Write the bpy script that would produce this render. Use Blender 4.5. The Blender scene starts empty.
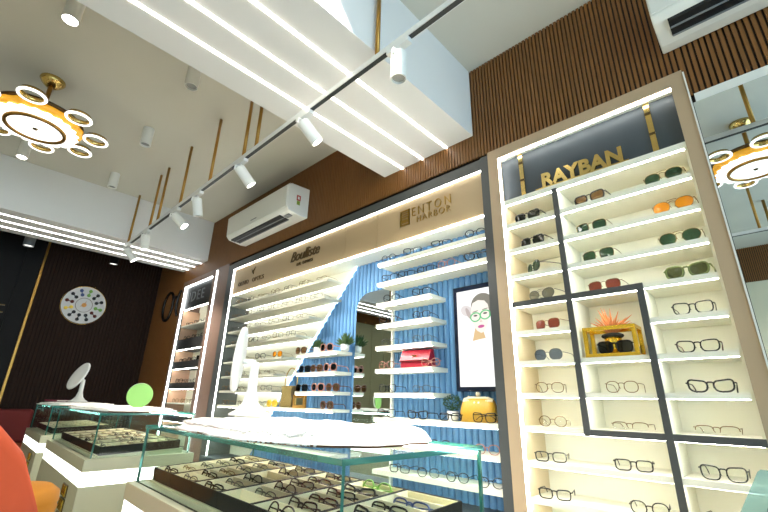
import bpy, math, random
from mathutils import Vector, Matrix
random.seed(7)
PI = math.pi
C = bpy.context.scene.collection
SC = bpy.context.scene

# ------------------------------------------------------------------ camera
YAW, PIT, ROLL, FPX = -0.762336, 0.345590, 0.0219203, 406.085
EYE = Vector((0, 0, 1.1))
FW = Vector((math.sin(YAW) * math.cos(PIT), math.cos(YAW) * math.cos(PIT), math.sin(PIT)))
_r0 = Vector((math.cos(YAW), -math.sin(YAW), 0))
_u0 = _r0.cross(FW)
RT = math.cos(ROLL) * _r0 + math.sin(ROLL) * _u0
UP = -math.sin(ROLL) * _r0 + math.cos(ROLL) * _u0
cam_d = bpy.data.cameras.new('camera')
cam = bpy.data.objects.new('camera', cam_d)
C.objects.link(cam)
m = Matrix.Identity(4)
for i in range(3):
    m[i][0], m[i][1], m[i][2], m[i][3] = RT[i], UP[i], -FW[i], EYE[i]
cam.matrix_world = m
cam_d.sensor_width = 36
cam_d.lens = FPX / 768 * 36
cam_d.clip_start = 0.02
SC.camera = cam


def at(px, py, Y):
    """the point on the plane y = Y that the photograph shows at this pixel"""
    d = FW * FPX + RT * (px - 384) - UP * (py - 256)
    return EYE + d * (Y / d.y)


# ------------------------------------------------------------------ materials
def lin(c):
    c = c / 255
    return c / 12.92 if c <= 0.04045 else ((c + 0.055) / 1.055) ** 2.4


def rgb(r, g, b):
    return (lin(r), lin(g), lin(b), 1)


def mat(name, col, rough=0.5, metal=0.0, emit=0.0, ecol=None, noise=0.0, nscale=30, bump=0.0, spec=0.5, trans=0.0, coat=0.0, stretch=None):
    M = bpy.data.materials.new(name)
    M.use_nodes = True
    nt = M.node_tree
    b = nt.nodes['Principled BSDF']
    b.inputs['Base Color'].default_value = col
    b.inputs['Roughness'].default_value = rough
    b.inputs['Metallic'].default_value = metal
    b.inputs['Specular IOR Level'].default_value = spec
    b.inputs['Transmission Weight'].default_value = trans
    b.inputs['Coat Weight'].default_value = coat
    if emit:
        b.inputs['Emission Color'].default_value = ecol or col
        b.inputs['Emission Strength'].default_value = emit
    if noise or bump:
        tc = nt.nodes.new('ShaderNodeTexCoord')
        mp = nt.nodes.new('ShaderNodeMapping')
        if stretch:
            mp.inputs['Scale'].default_value = stretch
        nz = nt.nodes.new('ShaderNodeTexNoise')
        nz.inputs['Scale'].default_value = nscale
        nz.inputs['Detail'].default_value = 4
        nt.links.new(tc.outputs['Object'], mp.inputs['Vector'])
        nt.links.new(mp.outputs['Vector'], nz.inputs['Vector'])
        if noise:
            mx = nt.nodes.new('ShaderNodeMix')
            mx.data_type = 'RGBA'
            mx.inputs['A'].default_value = tuple(max(0, c * (1 - noise)) for c in col[:3]) + (1,)
            mx.inputs['B'].default_value = tuple(min(1, c * (1 + noise)) for c in col[:3]) + (1,)
            nt.links.new(nz.outputs['Fac'], mx.inputs['Factor'])
            nt.links.new(mx.outputs['Result'], b.inputs['Base Color'])
        if bump:
            bp = nt.nodes.new('ShaderNodeBump')
            bp.inputs['Strength'].default_value = bump
            bp.inputs['Distance'].default_value = 0.004
            nt.links.new(nz.outputs['Fac'], bp.inputs['Height'])
            nt.links.new(bp.outputs['Normal'], b.inputs['Normal'])
    return M


def thin_glass(name, tint, ior=1.45, opacity=0.0, body=None):
    """a thin sheet: straight-through tinted light plus a mirror coat by Fresnel"""
    M = bpy.data.materials.new(name)
    M.use_nodes = True
    nt = M.node_tree
    nt.nodes.clear()
    out = nt.nodes.new('ShaderNodeOutputMaterial')
    tr = nt.nodes.new('ShaderNodeBsdfTransparent')
    tr.inputs['Color'].default_value = tint
    gl = nt.nodes.new('ShaderNodeBsdfGlossy')
    gl.inputs['Roughness'].default_value = 0.02
    lw = nt.nodes.new('ShaderNodeLayerWeight')
    lw.inputs['Blend'].default_value = 0.5
    pw_ = nt.nodes.new('ShaderNodeMath')
    pw_.operation = 'POWER'
    pw_.inputs[1].default_value = 4.5
    fr = nt.nodes.new('ShaderNodeMath')
    fr.operation = 'MULTIPLY_ADD'
    f0 = ((ior - 1) / (ior + 1)) ** 2
    fr.inputs[1].default_value = 0.16
    fr.inputs[2].default_value = f0
    nt.links.new(lw.outputs['Facing'], pw_.inputs[0])
    nt.links.new(pw_.outputs[0], fr.inputs[0])
    mx = nt.nodes.new('ShaderNodeMixShader')
    base = tr
    if opacity:
        df = nt.nodes.new('ShaderNodeBsdfDiffuse')
        df.inputs['Color'].default_value = body
        m2 = nt.nodes.new('ShaderNodeMixShader')
        m2.inputs[0].default_value = opacity
        nt.links.new(tr.outputs[0], m2.inputs[1])
        nt.links.new(df.outputs[0], m2.inputs[2])
        base = m2
    nt.links.new(fr.outputs[0], mx.inputs[0])
    nt.links.new(base.outputs[0], mx.inputs[1])
    nt.links.new(gl.outputs[0], mx.inputs[2])
    nt.links.new(mx.outputs[0], out.inputs[0])
    return M


WHITE = (1, 1, 1, 1)
LEDC = (1.0, 0.985, 0.925, 1)
M = {
    'ceil': mat('ceiling_paint', rgb(206, 204, 192), 0.85, noise=0.03, nscale=3),
    'beam': mat('beam_paint', rgb(228, 227, 224), 0.8, noise=0.02, nscale=4),
    'floor': mat('floor_tile', rgb(190, 182, 165), 0.25, noise=0.08, nscale=6),
    'slat': mat('walnut_slats', rgb(122, 79, 34), 0.5, noise=0.35, nscale=8, stretch=(12, 12, 0.7)),
    'slatback': mat('slat_groove', rgb(42, 26, 15), 0.7),
    'wall_dark': mat('dark_plank', rgb(40, 25, 17), 0.7, spec=.15, noise=0.25, nscale=8, stretch=(1, 14, .6)),
    'black': mat('black_panel', rgb(13, 11, 10), 0.6, spec=.2),
    'cream_wall': mat('cream_wall', rgb(214, 206, 178), 0.6),
    'olive_wall': mat('olive_panel', rgb(150, 142, 104), 0.5),
    'led': mat('led_strip', WHITE, emit=14, ecol=LEDC),
    'led_line2': mat('led_profile', WHITE, emit=22, ecol=(1, .98, .93, 1)),
    'led_rb': mat('led_cell_strip', WHITE, emit=31, ecol=LEDC),
    'led_sign': mat('led_sign_strip', WHITE, emit=9, ecol=LEDC),
    'led_edge': mat('led_edge', WHITE, emit=7, ecol=(1, 1, 0.97, 1)),
    'led_blue': mat('led_edge_cool', WHITE, emit=1.1, ecol=(0.55, 0.84, 1, 1)),
    'led_line': mat('led_ceiling_line', WHITE, emit=8, ecol=(1, 0.95, 0.84, 1)),
    'led_band': mat('led_counter_band', WHITE, emit=2.0, ecol=(1, 1, 0.97, 1)),
    'led_far': mat('led_edge_far', WHITE, emit=6, ecol=(0.93, 0.98, 1, 1)),
    'tan': mat('tan_laminate', rgb(176, 152, 122), 0.45),
    'brownlam': mat('brown_laminate', rgb(122, 96, 82), 0.5),
    'dkgrey': mat('charcoal_laminate', rgb(66, 68, 68), 0.45),
    'slate': mat('slate_panel', rgb(54, 64, 71), 0.5),
    'greyblk': mat('black_laminate', rgb(40, 40, 40), 0.4),
    'greyside': mat('grey_side_panel', rgb(92, 96, 92), 0.5),
    'cream': mat('cream_laminate', rgb(240, 238, 218), 0.5),
    'creamside': mat('beige_laminate', rgb(214, 195, 158), 0.5),
    'white': mat('white_laminate', rgb(240, 238, 226), 0.4),
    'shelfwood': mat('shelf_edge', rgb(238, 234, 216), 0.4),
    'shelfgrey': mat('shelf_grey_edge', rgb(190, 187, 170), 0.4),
    'sign': mat('sign_beige', rgb(170, 146, 110), 0.5),
    'blue': mat('blue_fluted', rgb(90, 140, 186), 0.5),
    'navy': mat('navy_gloss', rgb(20, 30, 48), 0.15),
    'gold': mat('polished_gold', rgb(216, 184, 112), 0.18, metal=1),
    'goldb': mat('bright_gold', rgb(250, 206, 70), 0.2, metal=0.85),
    'brass': mat('brass', rgb(176, 132, 66), 0.3, metal=0.9),
    'bronze': mat('bronze_letter', rgb(166, 132, 62), 0.3, metal=0.75),
    'bronzedk': mat('dark_bronze', rgb(96, 78, 52), 0.3, metal=0.9),
    'mirror': mat('mirror_silver', rgb(226, 234, 236), 0.0, metal=1),
    'acwhite': mat('ac_plastic', rgb(228, 228, 220), 0.35),
    'acgrey': mat('ac_grey', rgb(130, 134, 136), 0.5),
    'acdark': mat('ac_slot', rgb(14, 16, 18), 0.5),
    'plwhite': mat('lamp_white', rgb(236, 236, 230), 0.4),
    'lens_off': mat('lamp_lens', rgb(150, 152, 150), 0.2),
    'lens_on': mat('lamp_lens_lit', WHITE, emit=18, ecol=(1, 0.98, 0.93, 1)),
    'rail': mat('track_white', rgb(226, 226, 222), 0.4),
    'railslot': mat('track_slot', rgb(24, 30, 32), 0.4),
    'crystal': mat('lit_acrylic', WHITE, emit=0.8, ecol=(1, 0.98, 0.92, 1)),
    'amber': mat('amber_glow', rgb(240, 170, 50), 0.25, emit=0.2, ecol=rgb(250, 178, 44)),
    'counter': mat('counter_laminate', rgb(186, 186, 158), 0.4),
    'glass': thin_glass('clear_glass', (0.94, 0.98, 0.96, 1), 1.36),
    'gedge': mat('glass_edge', rgb(42, 112, 100), 0.12, spec=0.8, emit=0.0, trans=0.35),
    'traydk': mat('tray_shell', rgb(30, 30, 31), 0.6, spec=.12),
    'tray': mat('tray_lining', rgb(232, 224, 194), 0.65),
    'fur': mat('white_fleece', rgb(246, 243, 236), 0.9, noise=0.03, nscale=60, bump=0.6),
    'hide': mat('tan_hide', rgb(186, 124, 74), 0.8),
    'orange': mat('orange_velvet', rgb(186, 66, 20), 0.7, noise=0.08, nscale=20),
    'amberv': mat('amber_velvet', rgb(202, 128, 26), 0.7, noise=0.08, nscale=20),
    'rust': mat('rust_velvet', rgb(140, 66, 24), .8),
    'redv': mat('red_velvet', rgb(92, 14, 10), 0.8),
    'green': mat('green_card', rgb(158, 214, 116), 0.5),
    'maroon': mat('maroon_card', rgb(150, 40, 70), 0.5),
    'purse': mat('red_leather', rgb(160, 16, 42), 0.4, noise=0.08, nscale=60, bump=0.2),
    'pursegold': mat('gold_satin', rgb(204, 158, 46), 0.45, noise=0.12, nscale=90, bump=0.3),
    'gem': mat('silver_gold_beads', rgb(226, 216, 186), 0.3, metal=0.3, noise=0.3, nscale=120, bump=0.6),
    'woven': mat('woven_reed', rgb(78, 64, 30), 0.6, noise=0.4, nscale=80),
    'reed': mat('pale_reed', rgb(176, 152, 80), 0.6),
    'bamboo': mat('bamboo_cane', rgb(196, 160, 84), 0.4),
    'leaf': mat('leaf_green', rgb(50, 80, 36), 0.6, noise=0.4, nscale=60),
    'leafdk': mat('leaf_dark', rgb(40, 78, 40), 0.6, noise=0.4, nscale=60),
    'dried': mat('dried_orange', rgb(226, 142, 84), 0.7, noise=0.25, nscale=50),
    'pot': mat('white_pot', rgb(236, 236, 230), 0.4),
    'soil': mat('dark_filler', rgb(36, 34, 26), 0.8),
    'teal': thin_glass('teal_acrylic', (0.74, 0.88, 0.86, 1), opacity=.4, body=rgb(166, 200, 196)),
    'wire_gold': mat('gold_wire', rgb(122, 94, 52), 0.3, metal=0.8),
    'wire_grey': mat('grey_wire', rgb(84, 82, 78), 0.35, metal=0.6),
    'fr_black': mat('black_acetate', rgb(14, 14, 16), 0.25),
    'fr_brown': mat('brown_acetate', rgb(92, 52, 34), 0.3),
    'fr_blue': mat('blue_acetate', rgb(44, 66, 120), 0.3),
    'fr_pink': mat('pink_acetate', rgb(170, 116, 100), 0.3),
    'fr_green': mat('green_acetate', rgb(108, 160, 60), 0.3),
    'fr_yellow': mat('yellow_acetate', rgb(226, 190, 40), 0.35),
    'fr_camo': mat('olive_acetate', rgb(98, 108, 52), 0.35, noise=0.5, nscale=120),
    'clear': thin_glass('clear_lens', (0.95, 0.96, 0.95, 1), 1.35),
    'l_dark': thin_glass('dark_lens', (0.04, 0.045, 0.04, 1), 1.4),
    'l_green': thin_glass('green_lens', (0.05, 0.10, 0.06, 1), 1.4, opacity=.5, body=rgb(40, 66, 46)),
    'l_olive': thin_glass('olive_lens', (0.1, 0.11, 0.06, 1), 1.4, opacity=.4, body=rgb(70, 76, 46)),
    'l_brown': thin_glass('brown_lens', (0.34, 0.2, 0.1, 1), 1.4, opacity=.3, body=rgb(110, 74, 44)),
    'l_red': thin_glass('maroon_lens', (0.3, 0.08, 0.06, 1), 1.4, opacity=.5, body=rgb(120, 56, 46)),
    'l_grey': thin_glass('grey_lens', (0.22, 0.22, 0.2, 1), 1.4, opacity=.3, body=rgb(110, 108, 96)),
    'l_blue': thin_glass('blue_lens', (0.18, 0.22, 0.28, 1), 1.4, opacity=.4, body=rgb(78, 92, 108)),
    'l_orange': thin_glass('orange_lens', (0.9, 0.36, 0.03, 1), 1.4, opacity=.5, body=rgb(232, 146, 26)),
    'l_yellow': thin_glass('yellow_lens', (0.8, 0.6, 0.1, 1), 1.4, opacity=.5, body=rgb(226, 186, 60)),
}


# ------------------------------------------------------------------ mesh builder
class MB:
    def __init__(s):
        s.v, s.f, s.mi = [], [], []

    def add(s, vs, fs, mi=0):
        o = len(s.v)
        s.v += [tuple(p) for p in vs]
        s.f += [tuple(o + i for i in f) for f in fs]
        s.mi += [mi] * len(fs)
        return s

    def box(s, x0, x1, y0, y1, z0, z1, mi=0, T=None):
        x0, x1 = min(x0, x1), max(x0, x1)
        vs = [Vector((x, y, z)) for x in (x0, x1) for y in (y0, y1) for z in (z0, z1)]
        if T is not None:
            vs = [T @ p for p in vs]
        return s.add(vs, [(0, 1, 3, 2), (4, 6, 7, 5), (0, 4, 5, 1), (2, 3, 7, 6), (0, 2, 6, 4), (1, 5, 7, 3)], mi)

    def tube(s, pts, r, n=8, mi=0, closed=False, caps=True):
        pts = [Vector(p) for p in pts]
        N = len(pts)
        rs = r if isinstance(r, (list, tuple)) else [r] * N
        vs, fs = [], []
        prev = None
        for i, p in enumerate(pts):
            if closed:
                t = pts[(i + 1) % N] - pts[i - 1]
            else:
                t = pts[min(i + 1, N - 1)] - pts[max(i - 1, 0)]
            if t.length < 1e-9:
                t = Vector((0, 0, 1))
            t.normalize()
            if prev is None:
                a = Vector((0, 0, 1)) if abs(t.z) < 0.9 else Vector((1, 0, 0))
                u = t.cross(a).normalized()
            else:
                u = (prev - t * prev.dot(t)).normalized()
            prev = u
            w = t.cross(u)
            for k in range(n):
                a = 2 * PI * k / n
                vs.append(p + (u * math.cos(a) + w * math.sin(a)) * rs[i])
        rng = N if closed else N - 1
        for i in range(rng):
            for k in range(n):
                j = (i + 1) % N
                fs.append((i * n + k, i * n + (k + 1) % n, j * n + (k + 1) % n, j * n + k))
        if not closed and caps:
            fs.append(tuple(range(n))[::-1])
            fs.append(tuple((N - 1) * n + k for k in range(n)))
        return s.add(vs, fs, mi)

    def cyl(s, a, b, r, n=20, mi=0, r2=None):
        return s.tube([a, b], [r, r if r2 is None else r2], n, mi)

    def lathe(s, prof, c=(0, 0, 0), n=28, mi=0, T=None):
        """prof: (radius, z) list"""
        c = Vector(c)
        vs, fs = [], []
        for (r, z) in prof:
            for k in range(n):
                a = 2 * PI * k / n
                p = Vector((r * math.cos(a), r * math.sin(a), z))
                vs.append((T @ p) if T is not None else c + p)
        for i in range(len(prof) - 1):
            for k in range(n):
                fs.append((i * n + k, i * n + (k + 1) % n, (i + 1) * n + (k + 1) % n, (i + 1) * n + k))
        return s.add(vs, fs, mi)

    def prism(s, poly, fn, d0, d1, mi=0):
        """poly: 2D outline, fn(a, b, d) -> point"""
        n = len(poly)
        vs = [fn(a, b, d0) for a, b in poly] + [fn(a, b, d1) for a, b in poly]
        fs = [tuple(range(n))[::-1], tuple(range(n, 2 * n))] + [(i, (i + 1) % n, n + (i + 1) % n, n + i) for i in range(n)]
        return s.add(vs, fs, mi)

    def ball(s, c, r, n=10, mi=0, sc=(1, 1, 1)):
        prof = [(max(1e-5, math.sin(PI * i / n)) * r, -math.cos(PI * i / n) * r) for i in range(n + 1)]
        c = Vector(c)
        T = Matrix.Translation(c) @ Matrix.Diagonal((sc[0], sc[1], sc[2], 1))
        return s.lathe(prof, n=n + 4, mi=mi, T=T)

    def mesh(s, name, mats, smooth=False):
        me = bpy.data.meshes.new(name)
        me.from_pydata(s.v, [], s.f)
        for mm in (mats if isinstance(mats, (list, tuple)) else [mats]):
            me.materials.append(mm)
        me.polygons.foreach_set('material_index', s.mi)
        if smooth:
            me.polygons.foreach_set('use_smooth', [True] * len(s.f))
        me.update()
        return me

    def build(s, name, mats, parent=None, smooth=False, bevel=0.0):
        me = s.mesh(name, mats, smooth)
        o = bpy.data.objects.new(name, me)
        C.objects.link(o)
        if parent is not None:
            o.parent = parent
        if bevel:
            b = o.modifiers.new('bevel', 'BEVEL')
            b.width = bevel
            b.segments = 2
            b.limit_method = 'ANGLE'
        return o


def tag(o, label, cat, group=None):
    o['label'] = label
    o['category'] = cat
    if group:
        o['group'] = group
    return o


def thing(name, label, cat, loc=(0, 0, 0), rz=0.0, group=None):
    o = bpy.data.objects.new(name, None)
    C.objects.link(o)
    o.location = loc
    o.rotation_euler = (0, 0, rz)
    o.empty_display_size = 0.1
    return tag(o, label, cat, group)


def struct(mb, name, mats, smooth=False):
    o = mb.build(name, mats, smooth=smooth)
    o['kind'] = 'structure'
    return o


def copy_tree(o, parent=None):
    c = o.copy()
    C.objects.link(c)
    if parent is not None:
        c.parent = parent
    for ch in list(o.children):
        copy_tree(ch, c)
    return c


def part(o, label):
    o['label'] = label
    return o


def text(name, s, size, depth, mt, T, parent, offset=0.0, shear=0.0, spacing=1.0, align='LEFT', label=None):
    """lettering as a mesh: T maps the text's own x-right, y-up, z-out frame into the parent's"""
    cu = bpy.data.curves.new(name, 'FONT')
    cu.body = s
    cu.size = size
    cu.extrude = depth / 2
    cu.offset = offset
    cu.shear = shear
    cu.space_character = spacing
    cu.align_x = align
    cu.resolution_u = 3
    to = bpy.data.objects.new(name + '_src', cu)
    C.objects.link(to)
    dg = bpy.context.evaluated_depsgraph_get()
    dg.update()
    me = bpy.data.meshes.new_from_object(to.evaluated_get(dg))
    bpy.data.objects.remove(to)
    me.name = name
    me.transform(T)
    me.materials.clear()
    me.materials.append(mt)
    o = bpy.data.objects.new(name, me)
    C.objects.link(o)
    o.parent = parent
    if label:
        o['label'] = label
    return o


def facing(x, y, z):
    """text frame on a wall that faces -y"""
    return Matrix.Translation((x, y, z)) @ Matrix.Rotation(PI / 2, 4, 'X')


ORD = ['first', 'second', 'third', 'fourth', 'fifth', 'sixth', 'seventh', 'eighth', 'ninth', 'tenth', 'eleventh', 'twelfth']
FR, BK = 1.85, 2.07                       # cabinet fronts and their backs
CE = 3.117                                # ceiling height


def zk(k):
    return 2.132 - 0.1397 * k


# ------------------------------------------------------------------ room shell
mb = MB().box(-6.3, 3.0, -3.3, 2.2, -0.05, 0)
struct(mb, 'floor', M['floor'])
mb = MB().box(-5.30, 3.0, -3.3, 2.2, CE, CE + 0.08)
struct(mb, 'ceiling', M['ceil'])
struct(MB().box(-6.3, -5.30, -3.3, 2.2, 2.86, CE + 0.08), 'ceiling_recess', M['black'])


def slats(mb, x0, x1, z0, z1, y, pitch=0.0205, w=0.0130, d=0.011):
    n = int((x1 - x0) / pitch)
    for i in range(n + 1):
        a = x0 + i * pitch
        mb.box(a, min(a + w, x1), y - d, y + 0.002, z0, z1, 0)
    mb.box(x0, x1, y, y + 0.02, z0, z1, 1)


mb = MB()
slats(mb, -6.2, -5.24, 0, CE, 1.864)
slats(mb, -5.24, -0.028, 2.468, CE, 1.864)
slats(mb, -0.028, 2.9, 2.332, CE, 1.864)
mb.box(-0.02, 2.9, 1.87, 1.90, 0, 2.332, 1)
mb.box(-6.2, 2.9, 2.15, 2.2, 0, CE, 1)
struct(mb, 'wall_back', [M['slat'], M['slatback']])

mb = MB()                                  # end wall beyond the counters
n = int((1.86 - 0.55) / 0.036)
for i in range(n):
    a = 0.56 + i * 0.036
    mb.box(-6.2, -6.185, a, a + 0.027, 0, 2.86, 0)
mb.box(-6.26, -6.2, -3.3, 2.15, 0, CE, 0)
struct(mb, 'wall_far', M['wall_dark'])
mb = MB().box(-6.2, -6.165, 0.530, 0.552, 0, 2.86)
struct(mb, 'trim_1', M['brass'])
mb = MB()                                  # dark glazed partition beside the slatted end wall
mb.box(-6.19, -6.17, -0.95, 0.52, 0, 2.86, 0)
for y in (0.36, -0.2, -0.8):
    mb.box(-6.17, -6.15, y, y + 0.03, 0, 2.86, 0)
for y0, y1 in ((-0.17, 0.35), (-0.77, -0.21)):
    mb.box(-6.168, -6.155, y0 + .02, y1 - .02, 2.03, 2.042, 1)
    mb.box(-6.168, -6.155, y0 + .02, y1 - .02, 1.95, 1.962, 1)
    mb.box(-6.168, -6.155, y1 - .05, y1 - .042, 0.1, 1.95, 1)
    mb.box(-6.168, -6.155, y0 + .03, y0 + .038, 0.1, 1.95, 1)
o = struct(mb, 'door_1', [M['black'], M['bronzedk']])

mb = MB()                                  # panelled side of the shop, seen only in the mirrors
for i in range(6):
    a = -3.2 + i * 0.372
    mb.box(-6.2, -6.17, a, a + 0.362, 0, 2.65, 3)
for i in range(110):
    a = -3.22 + i * .0205
    mb.box(-6.2, -6.18, a, a + .013, 2.65, CE, 0)
for i in range(440):
    a = -6.2 + i * .0205
    mb.box(a, a + .013, -3.22, -3.19, 2.65, CE, 0)
for i in range(24):
    a = -6.2 + i * 0.38
    mb.box(a, a + 0.374, -3.22, -3.18, 0, 2.65, 2)
mb.box(-6.3, 3.0, -3.3, -3.21, 0, CE, 1)
struct(mb, 'wall_front', [M['slat'], M['slatback'], M['cream_wall'], M['olive_wall']])

mb = MB()                                  # shop front wall with the window opening
mb.box(2.9, 3.0, -3.3, -2.9, 0, CE)
mb.box(2.9, 3.0, 1.5, 2.2, 0, CE)
mb.box(2.9, 3.0, -2.9, 1.5, 2.75, CE)
mb.box(2.9, 3.0, -2.9, 1.5, 0, 0.15)
struct(mb, 'wall_right', M['cream_wall'])
mb = MB().box(2.94, 2.95, -2.9, 1.5, 0.15, 2.75, 0)
for y in (-2.9, -1.45, 0.0, 1.46):
    mb.box(2.92, 2.97, y, y + 0.04, 0.15, 2.75, 1)
struct(mb, 'window_1', [M['glass'], M['dkgrey']])

# ceiling beams that run towards the shelving wall
struct(MB().box(-1.776, -1.047, -3.2, 1.85, 1.1 + 0.825 * 1.85, CE), 'ceiling_beam', M['beam'])
struct(MB().box(-5.335, -4.64, -3.2, 1.85, 1.1 + 0.825 * 1.85, CE), 'ceiling_beam', M['beam'])
BZ = 1.1 + 0.825 * 1.85
strip_words = [('warm white light line set in the near beam, ' + t) for t in ('edge away from the shop window', 'middle of its three', 'edge towards the shop window')] + \
              [('thin light line set in the far beam, ' + t) for t in ('edge above the dark end wall', 'middle of its three', 'edge nearest the chandelier')]
for i, x in enumerate((-1.602, -1.428, -1.236, -5.185, -4.995, -4.80)):
    t = thing('linear_light', strip_words[i], 'light', (x, 0, BZ), 0, 'light lines in the ceiling beams')
    w = 0.0065 if i < 3 else 0.005
    MB().box(-w, w, -3.1, 1.847, -0.004, 0.0).build('diffuser', M['led_line'] if i < 3 else M['led_edge'], t)

# ------------------------------------------------------------------ eyewear
STY = {
    # name: frame mat, lens mat, shape, lens w, lens h, exponent, rim radius, words
    'way_black': ('fr_black', 'l_dark', 'way', .058, .046, 3.4, .0034, 'black sunglasses with dark lenses'),
    'way_brown': ('fr_black', 'l_brown', 'way', .058, .047, 3.2, .0034, 'black sunglasses with tan brown lenses'),
    'rnd_dark': ('fr_black', 'l_green', 'round', .056, .050, 2.3, .0022, 'dark round sunglasses with green lenses'),
    'avi_green': ('wire_gold', 'l_green', 'avi', .060, .052, 2.4, .0013, 'gold aviator sunglasses with dark green lenses'),
    'sq_green': ('wire_gold', 'l_green', 'sq', .056, .047, 3.5, .0013, 'thin gold sunglasses with square green lenses'),
    'avi_orange': ('wire_gold', 'l_orange', 'avi', .061, .053, 2.4, .0014, 'aviator sunglasses with orange lenses'),
    'avi_grey': ('wire_grey', 'l_grey', 'avi', .060, .050, 2.4, .0013, 'wire aviator sunglasses with pale grey lenses'),
    'sq_red': ('wire_gold', 'l_red', 'sq', .056, .044, 3.2, .0013, 'thin sunglasses with maroon lenses'),
    'rnd_blue': ('wire_grey', 'l_blue', 'round', .056, .048, 2.5, .0014, 'thin sunglasses with blue grey lenses'),
    'camo': ('fr_camo', 'l_olive', 'way', .060, .047, 3.0, .0040, 'olive mottled sunglasses'),
    'sq_black': ('fr_black', 'l_dark', 'sq', .055, .046, 4.0, .0030, 'black square sunglasses'),
    'cat_pink': ('fr_pink', 'l_dark', 'round', .056, .050, 2.6, .0040, 'oversized pink sunglasses with dark lenses'),
    'sun_brown': ('fr_brown', 'l_brown', 'round', .054, .048, 2.6, .0032, 'brown sunglasses with brown lenses'),
    'sun_amber': ('wire_gold', 'l_orange', 'round', .050, .046, 2.2, .0016, 'round sunglasses with amber lenses'),
    'yellow': ('fr_yellow', 'l_yellow', 'round', .054, .046, 2.4, .0040, 'yellow sunglasses'),
    'hex_gold': ('wire_gold', 'clear', 'sq', .048, .042, 2.6, .0016, 'thin gold wire eyeglasses'),
    'rnd_gold': ('wire_gold', 'clear', 'round', .046, .042, 2.1, .0016, 'round gold wire eyeglasses'),
    'rimless': ('wire_gold', 'clear', 'half', .052, .030, 3.2, .0016, 'half rimless gold eyeglasses'),
    'wire_grey': ('wire_grey', 'clear', 'sq', .050, .038, 2.8, .0016, 'thin grey wire eyeglasses'),
    'bk_rect': ('fr_black', 'clear', 'sq', .052, .036, 4.0, .0026, 'black rectangular eyeglasses'),
    'bk_cat': ('fr_black', 'clear', 'cat', .056, .038, 3.0, .0032, 'thick black cat eye eyeglasses'),
    'bk_round': ('fr_black', 'clear', 'round', .049, .043, 2.3, .0022, 'black round eyeglasses'),
    'bk_sq': ('fr_black', 'clear', 'way', .052, .042, 3.4, .0024, 'black square eyeglasses'),
    'br_clear': ('fr_brown', 'clear', 'way', .054, .040, 3.2, .0026, 'dark eyeglasses with brown tips'),
    'blue_fr': ('fr_blue', 'clear', 'sq', .052, .038, 3.2, .0024, 'blue framed eyeglasses'),
    'pink_fr': ('fr_pink', 'clear', 'round', .050, .042, 2.4, .0022, 'pale pink eyeglasses'),
    'green_fr': ('fr_green', 'clear', 'round', .052, .044, 2.4, .0026, 'green framed eyeglasses'),
}


def outline(shape, w, h, ex, side, n=22, grow=0.0):
    pts = []
    for i in range(n):
        a = 2 * PI * i / n
        c, s_ = math.cos(a), math.sin(a)
        x = (w / 2 + grow) * math.copysign(abs(c) ** (2 / ex), c)
        z = (h / 2 + grow) * math.copysign(abs(s_) ** (2 / ex), s_)
        out = x * side                      # outward coordinate
        if shape == 'avi':
            z += 0.0015 * (out / (w / 2))
            if z < 0:
                out = out * (1 + 0.45 * z / h) + 0.10 * z * -1 * 0.2
            else:
                out *= 1.0
        elif shape in ('way', 'cat'):
            k = 0.10 if shape == 'way' else 0.20
            z += k * h * max(0.0, out / (w / 2)) * (1 if z > 0 else 0.3)
            if z < 0:
                out *= 1 + 0.22 * z / h
        elif shape == 'sq' and z < 0:
            out *= 1 + 0.12 * z / h
        pts.append((out * side, z))
    return pts


_proto = {}


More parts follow.
